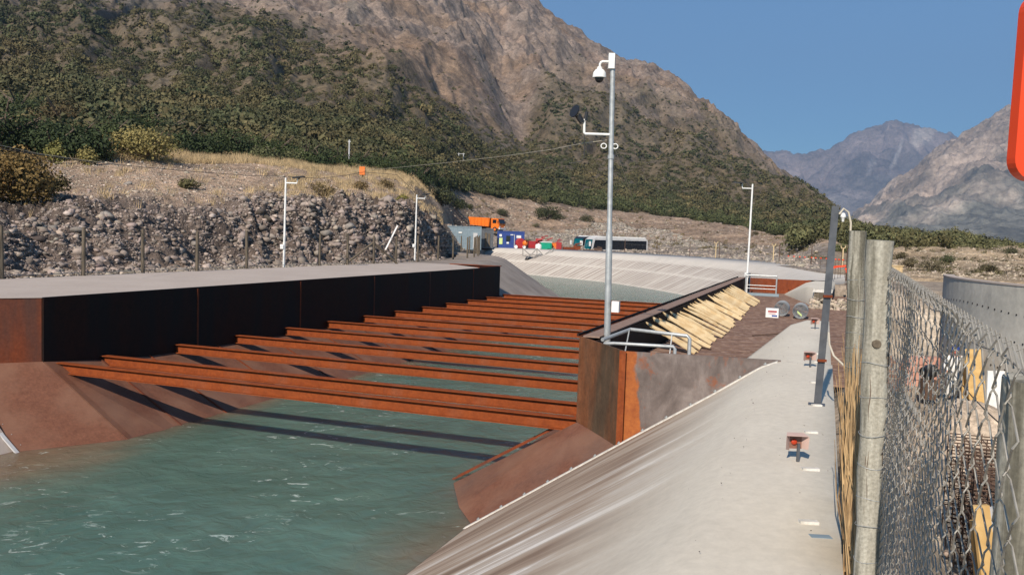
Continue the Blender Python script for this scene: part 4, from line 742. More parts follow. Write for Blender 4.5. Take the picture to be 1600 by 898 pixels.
q = gat(820, 124.5, -.1); mx = thing('concrete_mixer', q, 'small concrete mixer with an orange yellow drum', 'mixer'); obj('drum', MB().lathe(q + (0, 0, .85), [(.12, -.4), (.34, -.25), (.42, 0), (.34, .25), (.2, .4)], 14, ax=(.4, -.5, .6)), 'orange', mx, smooth=True)
for s_ in (-.35, .35): obj('leg', MB().tube([q + (s_, 0, 0), q + (s_ * .4, 0, .8)], .04, 6), 'steel_post', mx)
# inlet frame over the dark opening
q0 = at(829, 404.5, 119); ifr = thing('inlet_frame', q0, 'grey steel lattice frame over a dark inlet in the far bank', 'steel frame'); F3 = lambda x, y, D=118: at(x, y, D)
for a, b in (((817, 399.5), (817, 386)), ((817, 399.5), (852, 403)), ((817, 388), (829, 399)), ((829, 399), (839, 388)), ((839, 388), (839, 400.5)), ((839, 388), (849, 399)), ((828, 397), (850, 399)), ((823, 404), (835, 393)), ((852, 402), (868, 388)), ((849, 399), (866, 387))): obj('strut', MB().tube([F3(*a), F3(*b)], .06, 6), 'steel_strut', ifr)
op = MB(); c4 = [F3(821, 404.3, 118.5), F3(843, 405.6, 117.8), F3(851, 400.6, 119), F3(828, 399.6, 119.8)]; op.prism([c + (0, 0, .12) for c in c4], (0, 0, -.4)); obj('opening_shade', op, 'black', ifr)  # solid black block painting the shade inside the inlet
# dump truck
def truck(q, rz):
    t_ = thing('dump_truck', q, 'bright orange dump truck parked on the gravel above the containers', 'truck'); ca, sa = math.cos(rz), math.sin(rz); T = lambda x, y, z: np.array(q) + np.array([x * ca - y * sa, x * sa + y * ca, z])
    def bx(name, x, y, z, a, b, c, mat, par=t_): return obj(name, MB().cb(T(x, y, z), a, b, c, rz), mat, par)
    mb = MB(); mb.add([T(*p_) for p_ in ((-3.4, -1.2, 1.3), (1.0, -1.2, 1.0), (1.2, -1.25, 2.7), (-3.9, -1.25, 2.85), (-3.4, 1.2, 1.3), (1.0, 1.2, 1.0), (1.2, 1.25, 2.7), (-3.9, 1.25, 2.85))], [(0, 1, 2, 3), (7, 6, 5, 4), (0, 4, 5, 1), (1, 5, 6, 2), (4, 0, 3, 7), (3, 2, 6, 7)])
    bed = obj('tipper_bed', mb, 'orange', t_)
    for i in range(6): sub('rib', MB().box(T(-3.4 + i * .85, -1.32, 1.2), T(.12, 0, 0) - T(0, 0, 0), T(0, .1, 0) - T(0, 0, 0), (0, 0, 1.5)), 'orange', bed)
    bx('chassis', -.5, 0, .75, 6.6, .9, .3, 'black'); cab = obj('cab', MB().prism([T(1.5, -1.15, .7), T(3.3, -1.15, .7), T(3.35, -1.15, 1.7), T(3.05, -1.15, 2.65), T(1.5, -1.15, 2.65)], T(0, 2.3, 0) - T(0, 0, 0)), 'orange', t_)
    sub('side_window', MB().cb(T(2.3, -1.17, 1.7), .85, .03, .7, rz), 'glass', cab); sub('windscreen', MB().prism([T(3.37, -1.05, 1.65), T(3.37, 1.05, 1.65), T(3.1, 1.05, 2.5), T(3.1, -1.05, 2.5)], T(.03, 0, 0) - T(0, 0, 0)), 'glass', cab); sub('bumper', MB().cb(T(3.4, 0, .5), .2, 2.3, .35, rz), 'white', cab)
    for s_ in (-1, 1): sub('headlight', MB().cb(T(3.4, s_ * .85, .95), .08, .3, .18, rz), 'white', cab); sub('mirror', MB().cb(T(3.2, s_ * 1.35, 1.7), .1, .1, .5, rz), 'black', cab)
    for x in (-2.9, -1.6, 2.4):
        for s_ in (-1, 1): wh = obj('wheel', MB().lathe(T(x, s_ * 1.0, .5), [(0, -.16), (.5, -.16), (.5, .16), (0, .16)], 16, ax=(-sa, ca, 0)), 'tyre', t_); sub('rim', MB().lathe(T(x, s_ * 1.17, .5), [(0, -.02), (.25, -.02), (.25, .02), (0, .02)], 12, ax=(-sa, ca, 0)), 'orange', wh)
qt = at(762, 361, 168); truck(np.array([qt[0], qt[1], at(762, 362, 168)[2]]), -.55)
# second dark machine behind rubble
q = at(702, 357, 150); dk = thing('dark_loader', q, 'dark parked machine half hidden behind the end of the rubble bank', 'machine'); obj('body', MB().cb(q + (0, 0, .5), 3.6, 1.8, .9, -.3), 'black', dk); obj('cabin', MB().cb(q + (-.8, 0, 1.4), 1.4, 1.5, .7, -.3), 'black', dk)
for s_ in (-1.1, 1.1): obj('wheel', MB().lathe(q + (s_, -.9, .45), [(0, -.2), (.45, -.2), (.45, .2), (0, .2)], 12, ax=(0, 1, 0)), 'tyre', dk)
# coaches
def coach(q, rz, L_, lab, c_low):
    t_ = thing('coach', q, lab, 'coach', 'parked coaches'); ca, sa = math.cos(rz), math.sin(rz); T = lambda x, y, z: np.array(q) + np.array([x * ca - y * sa, x * sa + y * ca, z]); Dv = lambda x, y, z: T(x, y, z) - np.array(q)
    prof = [(-L_ / 2, .4), (-L_ / 2 + .1, 3.2), (-L_ / 2 + .5, 3.45), (L_ / 2 - .9, 3.45), (L_ / 2 - .3, 3.1), (L_ / 2, 1.4), (L_ / 2, .4)]
    obj('body', MB().prism([T(x, -1.25, z) for x, z in prof], Dv(0, 2.5, 0)), c_low, t_)
    for s_ in (-1, 1): obj('window_band', MB().prism([T(-L_ / 2 + .3, s_ * 1.262, 1.6), T(L_ / 2 - .25, s_ * 1.262, 1.5), T(L_ / 2 - .6, s_ * 1.262, 3.0), T(-L_ / 2 + .3, s_ * 1.262, 3.05)], Dv(0, s_ * .02, 0)), 'glass', t_)
    obj('roof', MB().prism([T(x, -1.2, z) for x, z in ((-L_ / 2 + .3, 3.46), (L_ / 2 - 1, 3.46), (L_ / 2 - 1.4, 3.62), (-L_ / 2 + .6, 3.62))], Dv(0, 2.4, 0)), 'white', t_)
    obj('windscreen', MB().prism([T(L_ / 2 + .02, -1.1, 1.45), T(L_ / 2 + .02, 1.1, 1.45), T(L_ / 2 - .28, 1.1, 3.05), T(L_ / 2 - .28, -1.1, 3.05)], Dv(.03, 0, 0)), 'teal', t_)
    for s_ in (-1, 1):
        obj('mirror', MB().cb(T(L_ / 2 + .35, s_ * 1.35, 2.0), .25, .22, .75, rz), 'white', t_); obj('headlight', MB().cb(T(L_ / 2, s_ * .9, .7), .08, .35, .2, rz), 'white', t_)
        for x in (-L_ / 2 + 2.5, L_ / 2 - 2.2): obj('wheel', MB().lathe(T(x, s_ * 1.15, .48), [(0, -.15), (.48, -.15), (.48, .15), (0, .15)], 14, ax=(-sa, ca, 0)), 'tyre', t_)
q = gat(940, 152, -1.45); coach(q, math.pi + .62, 11.5, 'white roofed coach with a teal windscreen, left and behind the other', 'glass'); q = gat(962, 137, -1.45); coach(q, math.pi + .42, 10.5, 'long coach with a dark window band and white roof, in front of the other', 'light_grey')
# ---------------------------------------------------------------- utility poles, marker and cables
def pole_thing(q, h, lab, r=.12): t_ = thing('utility_pole', q, lab, 'utility pole'); obj('shaft', MB().tube([q, q + (0, 0, h)], [r, r * .8], 8), 'light_grey', t_); obj('crossarm', MB().cb(q + (0, 0, h - .25), .5 if r > .1 else .3, .08, .08), 'light_grey', t_); return t_
pole_thing(hp(545, 263) - (0, 0, .1), 3.1, 'slim pale utility pole on the grassy terrace', .09)
qh = hp(720, 268); hpz = thing('power_pole', qh, 'pale twin pole power support standing in the scrub of the hillside', 'power pole')
for s_ in (-.7, .7): obj('pole', MB().tube([qh + (s_, 0, -.5), qh + (s_, 0, 3.2)], .13, 8), 'light_grey', hpz)
obj('crossarm', MB().cb(qh + (0, 0, 2.9), 2.2, .12, .12), 'light_grey', hpz)
q = hp(566, 279); mk_ = thing('orange_marker', q, 'small orange marker box on the crest of the terrace', 'marker'); obj('box', MB().cb(q + (0, 0, .25), .5, .35, .75), 'orange', mk_); obj('stake', MB().cb(q + (0, .2, -.1), .08, .08, .6), 'wood_brown', mk_)
def cable(pix, r, mat, lab):
    mb = MB(); pts = [at(*p_) for p_ in pix]; obj('overhead_cable', mb.tube(pts, r, 5), mat, base=pts[0], label=lab, cat='cable')
cable([(-80, 222, 24), (0, 232, 25), (70, 243, 28), (145, 254, 33), (200, 259, 36), (300, 268, 40), (380, 274, 42), (446, 276, 42)], .013, 'cable', 'black cable sagging from the left edge to the first light pole')
cable([(450, 276, 42), (500, 279, 44), (540, 274, 46), (568, 269, 48), (620, 273, 53), (651, 303, 57.2)], .012, 'cable', 'black cable running from the first light pole towards the second')
cable([(-60, 214, 32), (0, 227, 34), (60, 240, 36), (130, 250, 38), (200, 259, 40)], .008, 'cable_pale', 'thin pale wire crossing in front of the shrubs at the left')
cable([(540, 268, 60), (620, 262, 48), (700, 254, 38), (780, 245, 28), (860, 234, 21), (905, 225, 18), (948, 219, 17.2)], .006, 'cable_pale', 'thin pale wire from the terrace to the camera mast')
# ---------------------------------------------------------------- orange rimmed panel at the upper right
q0, q1 = at(1580, -60, .8), at(1580, 290, .8)
sgn = thing('warning_panel', at(1660, 300, .8) - (0, 0, .1), 'dark panel with a thick orange red rim at the top right, close to the camera', 'panel')
def rr_(x0, y0, x1, y1, r, n=7):
    out = []
    for cx, cy, a0 in ((x1 - r, y1 - r, 0), (x1 - r, y0 + r, -90), (x0 + r, y0 + r, 180), (x0 + r, y1 - r, 90)):
        for k in range(n + 1): a = math.radians(a0 + 90 * k / n) if a0 != -90 else math.radians(0 - 90 * k / n); 
        for k in range(n + 1):
            a = {0: 90 - 90 * k / n, -90: -90 * k / n, 180: 270 - 90 * k / n, 90: 180 - 90 * k / n}[a0]; out.append((cx + r * math.cos(math.radians(a)), cy + r * math.sin(math.radians(a))))
    return out
ctr = at(1683, 136, .8); wx_, hz_ = .108 / 2, .185 / 2
wx_ = (at(1755, 140, .8)[0] - at(1580, 140, .8)[0]) / 2; hz_ = (at(1668, -10, .8)[2] - at(1668, 290, .8)[2]) / 2; 
outer = rr_(-wx_, -hz_, wx_, hz_, .02); inner = rr_(-wx_ + .0085, -hz_ + .0085, wx_ - .0085, hz_ - .0085, .013); n = len(outer); mb = MB(); vs = []
for yy, pr in ((0, outer), (0, inner), (.014, outer), (.014, inner)): vs += [ctr + (x + .012 * z, yy, z - .012 * x) for x, z in pr]
fs = []
for i in range(n):
    j = (i + 1) % n; fs += [(i, j, n + j, n + i), (2 * n + i, 3 * n + i, 3 * n + j, 2 * n + j), (i, 2 * n + i, 2 * n + j, j), (n + i, n + j, 3 * n + j, 3 * n + i)]
mb.add(vs, fs); obj('rim', mb, 'orange_red', sgn)
obj('face', MB().prism([ctr + (x + .012 * z, .006, z - .012 * x) for x, z in inner], (0, .004, 0)), 'black', sgn)
obj('bracket', MB().tube([ctr + (.09, .02, -hz_ + .02), ctr + (.1, .03, -hz_ - 1.6)], .012, 8), 'steel_post', sgn)
# ---------------------------------------------------------------- building pit on the right
tk = thing('concrete_tank', (29.0, 25.4, -3.2), 'large round grey concrete tank wall with dark tie holes behind the mesh fence', 'tank')
R_ = 14.3; mb = MB(); angs = np.linspace(math.radians(150), math.radians(275), 50); cx, cy = 29.0, 25.4
for a0, a1 in zip(angs[:-1], angs[1:]):
    p4 = [np.array([cx + r * math.cos(a), cy + r * math.sin(a), -3.3]) for r, a in ((R_, a0), (R_, a1), (R_ - .35, a1), (R_ - .35, a0))]; mb.prism(p4, (0, 0, 4.28))
MT['tank'] = M2('tank_concrete', (.40, .385, .34), (.50, .48, .425), .5, .85, 0, .1, .01, c3=(.33, .32, .29), s3=.3, fine=.15)
wl_ = obj('wall', mb, 'tank', tk, smooth=False)
mb = MB()
for a0, a1 in zip(angs[:-1], angs[1:]):
    p4 = [np.array([cx + r * math.cos(a), cy + r * math.sin(a), .985]) for r, a in ((R_ + .02, a0), (R_ + .02, a1), (R_ - .36, a1), (R_ - .36, a0))]; mb.prism(p4, (0, 0, .05))
obj('rim', mb, 'concrete_left', tk)
mb = MB()
for a in np.linspace(math.radians(150), math.radians(250), 70):
    for z in (-2.4, -1.5, -.6, .2): mb.lathe((cx + R_ * math.cos(a), cy + R_ * math.sin(a), z + .1 * math.sin(a * 9)), [(0, .012), (.03, .012), (.03, -.01)], 6, ax=(math.cos(a), math.sin(a), 0))
sub('tie_holes', mb, 'black', wl_)
def prop(mbs, name, base, lab, cat, group=None):
    t_ = thing(name, base, lab, cat, group)
    for nm, mb, mt in mbs: obj(nm, mb, mt, t_)
# rebar cages
random.seed(5); ord4 = ['nearest the camera', 'the middle one of three', 'farthest from the camera']
for k, (u, v, nU, nV, h) in enumerate(((20.5, -15.5, 7, 12, 1.3), (20.6, -11.6, 8, 13, 1.1), (20.8, -7.6, 9, 12, .55))):
    b = X(u, v, -3.0); mb1, mb2 = MB(), MB(); s_ = .26
    for zz in np.arange(.3, h + 1.2, .24):
        for i in range(nU): mb1.tube([X(u + i * s_, v, -3 + zz), X(u + i * s_, v + nV * s_, -3 + zz)], .011, 4)
        for j in range(nV + 1): mb1.tube([X(u, v + j * s_, -2.98 + zz), X(u + (nU - 1) * s_, v + j * s_, -2.98 + zz)], .011, 4)
    for i in range(nU):
        for j in range(0, nV + 1, 2): mb2.tube([X(u + i * s_ + .01, v + j * s_ + .01, -3.1), X(u + i * s_ + .02, v + j * s_, -3 + h + 1.25)], .011, 4)
    prop([('horizontal_bars', mb1, 'rebar'), ('vertical_bars', mb2, 'rebar')], 'rebar_cage', b, 'brown reinforcing bar cage in the pit behind the mesh, ' + ord4[k], 'rebar cage', 'rebar cages in the pit')
bds = [(1520, 600, 26.0, .6, 2.0, 'ply', 'yellow plywood panel leaning in the pit beside the worker', .1), (1534, 612, 25.4, .55, 1.9, 'ply', 'second yellow plywood panel, right of the worker and half behind the first', -.15), (1556, 640, 23.5, .5, 1.7, 'white', 'white formwork panel right of the plywood panels', .1),
       (1538, 865, 9.0, .14, .55, 'ply', 'yellow upright board low in the pit, left of a wider one', .05), (1553, 855, 8.6, .2, .7, 'ply', 'wide yellow upright board low in the pit near the blurred post', .0), (1570, 850, 8.8, .12, .6, 'light_grey', 'narrow grey white board beside the yellow uprights', .0)]
for k, (x, y, D, w_, h_, mt, lb, ln) in enumerate(bds):
    b = at(x, y, D); q = np.array([b[0], b[1], max(b[2] - h_ / 2, -3.1)]); obj('formwork_board', MB().box(q + (-w_ / 2, 0, 0), (w_, .05, 0), (.0, .05, 0), (ln, .25, h_)), mt, base=q, label=lb, cat='board', group='formwork boards in the pit')
def mound(name, q, rx, ry, h, colr, lab, cat, seed):
    n = 22; th = np.linspace(0, 2 * math.pi, 33)[:-1]; vs = [q + (0, 0, h)]; RR = []
    for i in range(1, n):
        r = i / (n - 1)
        for a in th: 
            x, y = math.cos(a) * r * rx, math.sin(a) * r * ry; z = h * (math.cos(r * math.pi) * .5 + .5) ** .9; z += .12 * h * float(fbm(np.array(x / rx * 2.5 + seed), np.array(y / ry * 2.5), 4)) * (1 - r * r); vs.append(q + (x, y, z - .05 * r))
    fs = [(0, 1 + k, 1 + (k + 1) % 32, 1 + (k + 1) % 32) for k in range(32)]
    F_ = []
    for i in range(n - 2):
        for k in range(32): a = 1 + i * 32 + k; b = 1 + i * 32 + (k + 1) % 32; F_.append((a, b, b + 32, a + 32))
    vs = np.array(vs); c_ = np.array(colr) * (1 + .15 * fbm(vs[:, 0] * 2, vs[:, 1] * 2, 3)[:, None]); o = nplink(name, vs, F_, MT['soil'], c_, smooth=True, base=q); return tag(o, lab, cat)
b = at(1515, 660, 22); mound('sand_heap', np.array([b[0], b[1], -3.15]), 2.6, 2.2, 1.2, (.42, .34, .26), 'pale sand heap in the pit in front of the worker', 'sand heap', 3)
b = at(1458, 560, 31); q = np.array([b[0] - .4, b[1], -3.1]); bk = thing('brick_stack', q, 'stack of pinkish bricks in the pit by the tank wall', 'bricks'); mb = MB()
for i in range(4):
    for j in range(5): mb.cb(q + (-.6 + j * .26 + (.12 if i % 2 else 0), 0, i * .28), .24, .5, .26)
obj('bricks', mb, M2('brick_pink', (.4, .2, .15), (.52, .3, .23), 3), bk)
# the worker: one skinned body, clothes as children
def skin_mesh(name, verts, edges, radii, mat, parent, base, sub_=2):
    me = bpy.data.meshes.new(name); me.from_pydata([tuple(np.array(v) + (np.array(base) - np.array(parent['_b']))) for v in verts], edges, []); me.update(); me.materials.append(MT[mat]); o = bpy.data.objects.new(name, me); COL.objects.link(o); o.parent = parent; o['_b'] = parent['_b']
    o.modifiers.new('skin', 'SKIN'); sv = me.skin_vertices[0].data
    for i, r in enumerate(radii): sv[i].radius = (r, r) if not hasattr(r, '__len__') else r; sv[i].use_root = (i == 0)
    sd = o.modifiers.new('sub', 'SUBSURF'); sd.levels = sub_; sd.render_levels = sub_
    dg = bpy.context.evaluated_depsgraph_get(); m2 = bpy.data.meshes.new_from_object(o.evaluated_get(dg)); o.modifiers.clear(); o.data = m2; m2.polygons.foreach_set('use_smooth', [True] * len(m2.polygons)); return o
bw = at(1487, 628, 27.5); bw = np.array([bw[0], bw[1], -2.95]); wk = thing('person', bw, 'worker in white overalls and a blue helmet standing in the pit', 'person')
V = [(0, 0, .95), (0, 0, 1.15), (0, .02, 1.38), (0, .0, 1.50), (0, -.03, 1.60), (0, -.04, 1.70),
     (-.1, 0, .9), (-.12, -.03, .5), (-.13, .02, .1), (-.13, -.1, .05), (.1, 0, .9), (.13, -.02, .5), (.15, .03, .1), (.15, -.1, .05),
     (-.2, 0, 1.42), (-.3, -.02, 1.15), (-.34, -.2, .98), (-.35, -.27, .95), (.2, 0, 1.42), (.27, -.04, 1.15), (.16, -.24, 1.05), (.1, -.3, 1.06)]
E_ = [(0, 1), (1, 2), (2, 3), (3, 4), (4, 5), (0, 6), (6, 7), (7, 8), (8, 9), (0, 10), (10, 11), (11, 12), (12, 13), (2, 14), (14, 15), (15, 16), (16, 17), (2, 18), (18, 19), (19, 20), (20, 21)]
R3_ = [.15, .15, .16, .06, .085, .08, .1, .075, .055, .045, .1, .075, .055, .045, .075, .052, .04, .035, .075, .052, .04, .035]
skin_mesh('body', V, E_, R3_, 'skin', wk, bw)
VC = [V[i] for i in (0, 1, 2, 6, 7, 8, 10, 11, 12, 14, 15, 16, 18, 19, 20)]; EC = [(0, 1), (1, 2), (0, 3), (3, 4), (4, 5), (0, 6), (6, 7), (7, 8), (2, 9), (9, 10), (10, 11), (2, 12), (12, 13), (13, 14)]
skin_mesh('overalls', VC, EC, [.18, .175, .19, .12, .095, .08, .12, .095, .08, .09, .068, .055, .09, .068, .055], 'white', wk, bw)
obj('helmet', MB().lathe(bw + (0, -.035, 1.68), [(.15, 0), (.118, .01), (.115, .06), (.085, .115), (.04, .14), (0, .145)], 16), 'blue', wk, smooth=True)
obj('face_mask', MB().lathe(bw + (0, -.1, 1.6), [(0, .045), (.05, .03), (.07, 0), (.07, -.05)], 10, ax=(0, -1, 0)), 'orange_red', wk, smooth=True)
for s_ in (-1, 1): obj('boot', MB().cb(bw + (.14 * s_, -.04, -.02), .11, .27, .13), 'black', wk)
b = bw + (-.75, .1, 0); dr = thing('machine_drum', b, 'dark drum shaped machine beside the worker', 'machine'); obj('drum', MB().lathe(b + (0, 0, .9), [(0, -.22), (.2, -.22), (.24, 0), (.2, .22), (0, .22)], 14, ax=(1, .3, .2)), 'black', dr, smooth=True); obj('stand', MB().cb(b, .4, .4, .65), 'rebar', dr)
b = at(1483, 512, 30); q = b; ln_ = thing('orange_tag', q, 'small orange tag fixed on the round tank wall', 'tag'); obj('tag_plate', MB().cb(q, .28, .06, .25), 'orange_red', ln_)
for k, (x0, y0, D0, x1, y1, D1, lb) in enumerate(((1440, 515, 25, 1600, 690, 14, 'black cable sagging across the pit behind the mesh'), (1400, 500, 22, 1500, 600, 18, 'short dark cable left of the worker in the pit'))):
    obj('pit_cable', MB().tube([at(x0 + (x1 - x0) * t, y0 + (y1 - y0) * t + 18 * math.sin(t * 3.1), D0 + (D1 - D0) * t) for t in np.linspace(0, 1, 9)], .014, 5), 'cable', base=at(x0, y0, D0), label=lb, cat='cable')
# loose rubble and gear on the pit floor
random.seed(21)
# ---------------------------------------------------------------- scattered geometry
def ico():
    import bmesh
    bm = bmesh.new(); bmesh.ops.create_icosphere(bm, subdivisions=1, radius=1); v = np.array([list(q.co) for q in bm.verts]); bm.verts.index_update(); f = np.array([[q.index for q in fc.verts] for fc in bm.faces]); bm.free(); return v, f
IV, IF = ico()
def chip(rv):                                       # angular stone: hull of a few random points
    import bmesh
    bm = bmesh.new(); q = rv.normal(0, 1, (13, 3)); q /= np.linalg.norm(q, axis=1)[:, None]; q *= rv.uniform(.75, 1.05, (13, 1)) * np.array([1.2, rv.uniform(.65, 1.0), rv.uniform(.5, .85)])
    for p_ in q: bm.verts.new(p_)
    r_ = bmesh.ops.convex_hull(bm, input=bm.verts[:]); bmesh.ops.delete(bm, geom=[g_ for g_ in bm.verts if not g_.link_faces], context='VERTS'); bmesh.ops.triangulate(bm, faces=bm.faces[:]); bm.verts.index_update()
    v = np.array([list(a.co) for a in bm.verts]); f = np.array([[a.index for a in fc.verts] for fc in bm.faces]); bm.free(); return v, f
def rocks(name, pos, size, mat, base_col, cvar=.3, flat=.7, **t):
    n = len(pos); rv = RNG; protos = []
    for _ in range(24): protos.append(chip(rv))
    idx = rv.integers(0, 24, n); A_, B_ = rv.uniform(0, 6.28, n), rv.normal(0, .5, n); C_ = np.clip(np.array(base_col)[None] * (1 + cvar * rv.normal(0, 1, (n, 1))) * (1 + .02 * rv.normal(0, 1, (n, 3))), .04, .6)
    VV, FF, CO, off = [], [], [], 0
    for k in range(24):
        m_ = idx == k; pv, pf = protos[k]; q = int(m_.sum()); ca, sa, cb, sb = np.cos(A_[m_])[:, None], np.sin(A_[m_])[:, None], np.cos(B_[m_])[:, None], np.sin(B_[m_])[:, None]
        x, y, z = pv[None, :, 0], pv[None, :, 1], pv[None, :, 2]; y, z = y * cb - z * sb, y * sb + z * cb; x, y = x * ca - y * sa, x * sa + y * ca
        VV.append((np.stack([x, y, z + 0 * x], -1) * size[m_][:, None, None] + pos[m_][:, None, :]).reshape(-1, 3)); FF.append((pf[None] + (np.arange(q) * len(pv))[:, None, None] + off).reshape(-1, 3)); CO.append(np.repeat(C_[m_], len(pv), 0)); off += q * len(pv)
    return tag(nplink(name, np.concatenate(VV), np.concatenate(FF), MT[mat], np.concatenate(CO)), **t)
n = 80000; c_ = RNG.uniform(-200, 715, n); k_ = 1.0 + RNG.beta(1.0, 1.2, n) * 1.6; pos = hz(c_, k_); sz = np.clip(RNG.lognormal(-2.95, .7, n), .03, .42) * np.where(c_ > 330, 1.15, .8) * np.where(k_ > 2.05, .6, 1); clump = fbm(c_ / 30, k_ * 4, 3); ok = (RNG.random(n) < (.5 + .5 * clump + .25 * (c_ > 400)) * np.where((k_ < 1.3), .55, 1) * np.where((k_ > 2.1), .4, 1))
rocks('rubble', pos[ok] + np.array([0, 0, .0]), sz[ok], 'rock', (.225, .185, .16), .35, kind='stuff')
n = 5000; c_ = RNG.uniform(850, 1130, n); yc = np.interp(c_, [850, 950, 1040, 1130], [372, 352, 366, 392]); yy = yc + np.abs(RNG.normal(0, 10, n)); yy = np.minimum(yy, 388); k_ = np.array([hk(a, b) for a, b in zip(c_, yy)]) + RNG.uniform(-.03, .03, n); pos = hz(c_, k_); rocks('boulder_field', pos, np.clip(RNG.lognormal(-1.35, .45, n), .1, .7), 'rock', (.25, .22, .185), .25, kind='stuff')
n = 260; u_ = RNG.uniform(18.1, 19.6, n); v_ = RNG.uniform(18.0, 19.6, n); pos = np.array([X(a, b, -.78 + max(0, (b - 18.4)) * .3) for a, b in zip(u_, v_)]); rocks('gravel', pos, np.clip(RNG.lognormal(-2.6, .5, n), .03, .2), 'rock', (.36, .3, .23), .25, kind='stuff')
n = 7000; c_ = RNG.uniform(700, 1280, n); k_ = RNG.uniform(1.2, 4.0, n); rocks('gravel', hz(c_, k_), np.clip(RNG.lognormal(-1.7, .5, n), .08, .5), 'rock', (.27, .23, .19), .25, kind='stuff')
n = 2600; u_ = RNG.uniform(-9.5, -6.5, n); v_ = RNG.uniform(-8, 36, n); pos = np.array([X(a, b, -.06) for a, b in zip(u_, v_)]); rocks('gravel', pos, np.clip(RNG.lognormal(-2.9, .5, n), .02, .25), 'rock', (.24, .205, .17), .3, kind='stuff')
n = 1800; u_ = RNG.uniform(20.3, 27, n); v_ = RNG.uniform(-18, 18, n); pos = np.array([X(a, b, -3.08) for a, b in zip(u_, v_)]); rocks('gravel', pos, np.clip(RNG.lognormal(-2.9, .6, n), .02, .3), 'rock', (.3, .25, .2), .3, kind='stuff')
n = 70; u_ = RNG.uniform(17.6, 18.78, n); v_ = RNG.uniform(-18, -1, n); pos = np.array([X(a, b, .002 + min(0, (a - 17.9) * .4)) for a, b in zip(u_, v_)]); rocks('grit', pos, np.clip(RNG.lognormal(-5.0, .4, n), .004, .014), 'rock', (.16, .14, .12), .3, kind='stuff')
n = 5000; c_ = RNG.uniform(1330, 1700, n); k_ = RNG.uniform(1.1, 4.0, n); rocks('gravel', hz(c_, k_), np.clip(RNG.lognormal(-2.5, .5, n), .04, .3), 'rock', (.36, .3, .23), .25, kind='stuff')
n = 14000; c_ = RNG.uniform(-200, 680, n); k_ = RNG.uniform(2.1, 3.9, n); rocks('gravel', hz(c_, k_), np.clip(RNG.lognormal(-3.0, .5, n), .025, .25), 'rock', (.30, .25, .2), .3, kind='stuff')
# individual boulders that stand out
random.seed(31)
big_ = [(122, 428 - 60, .5), (345, 331, .42), (362, 337, .4), (168, 352, .45), (305, 372, .4), (290, 393, .35), (85, 360, .4), (490, 350, .6), (510, 366, .55), (455, 345, .5), (548, 372, .5), (475, 372, .6), (201, 292, .35), (640, 360, .5), (585, 350, .5)]
for k, (x, y, s_) in enumerate(big_):
    q = hp(x, y); vs, bf_ = chip(np.random.default_rng(k)); vs = vs * s_ * .75 + q + np.array([0, -s_ * .3, s_ * .1]); g = .19 + .08 * random.random()
    where = 'left' if x < 250 else ('middle' if x < 460 else 'right'); hgt = 'upper' if y < 345 else ('lower' if y > 365 else 'middle')
    tag(nplink('boulder', vs, bf_, MT['rock'], np.tile(np.array([g, g * .9, g * .8]), (len(vs), 1)), base=q), '%s, %s of the rubble bank, %s height' % ('grey boulder, '+ ['angular', 'squat', 'pale', 'dusty', 'cracked', 'broad', 'pitted', 'tall', 'wedged', 'rough', 'half buried', 'dark', 'round and alone in the grass', 'near the end of the bank', 'behind the fence brace'][k], where, hgt), 'boulder', 'large boulders in the rubble bank')
# leaf clumps -------------------------------------------------------------
def leaf_cloud(n, R3, size, rng, lobes=7, flat=0.0):
    """n leaf quads spread over several lobes, normals roughly outward; returns verts (n*4,3)"""
    lc = rng.normal(0, 1, (lobes, 3)); lc /= np.linalg.norm(lc, axis=1)[:, None]; lc *= rng.uniform(.3, .62, (lobes, 1)); lc[:, 2] = np.abs(lc[:, 2]) * .9 - .1; lr = rng.uniform(.34, .55, lobes)
    li = rng.integers(0, lobes, n); d = rng.normal(0, 1, (n, 3)); d /= np.linalg.norm(d, axis=1)[:, None]; r = lr[li] * rng.uniform(.55, 1.08, n) ; p = lc[li] + d * r[:, None]; p[:, 2] = np.maximum(p[:, 2], -.55)
    nm = d + rng.normal(0, .45, (n, 3)); nm /= np.linalg.norm(nm, axis=1)[:, None]; a = np.cross(nm, rng.normal(0, 1, (n, 3))); a /= np.linalg.norm(a, axis=1)[:, None]; b = np.cross(nm, a)
    s = size * rng.uniform(.5, 1.35, (n, 1)); p = p * np.array(R3); q = np.stack([p - a * s * .5 - b * s * .25, p + a * s * .1 - b * s * .5, p + a * s * .6 + b * s * .1, p - a * s * .05 + b * s * .5], 1); return q
def scatter(name, pos, rad, cols_, nleaf, size, proto_n=10, hs_=(1, 1, .8), seed=1, mat='bush', **t):
    rng = np.random.default_rng(seed); pr = np.array([leaf_cloud(nleaf, hs_, size, rng, lobes=rng.integers(4, 8)) for _ in range(proto_n)])  # unit radius
    n = len(pos); idx = rng.integers(0, proto_n, n); Vv = pr[idx].reshape(n, -1, 3); a = rng.uniform(0, 6.28, n); ca, sa = np.cos(a)[:, None], np.sin(a)[:, None]
    x = Vv[..., 0] * ca - Vv[..., 1] * sa; y = Vv[..., 0] * sa + Vv[..., 1] * ca; Vv = np.stack([x, y, Vv[..., 2] * rng.uniform(.8, 1.25, (n, 1))], -1) * rad[:, None, None] + pos[:, None]
    V4 = Vv.reshape(-1, 3); F_ = np.arange(len(V4)).reshape(-1, 4); cl = np.repeat(cols_ * rng.uniform(.75, 1.3, (n, 1)), nleaf * 4, 0) * np.repeat(rng.uniform(.88, 1.12, (n * nleaf, 1)), 4, 0)
    return tag(nplink(name, V4, F_, MT[mat], np.clip(cl, .008, .5)), **t)
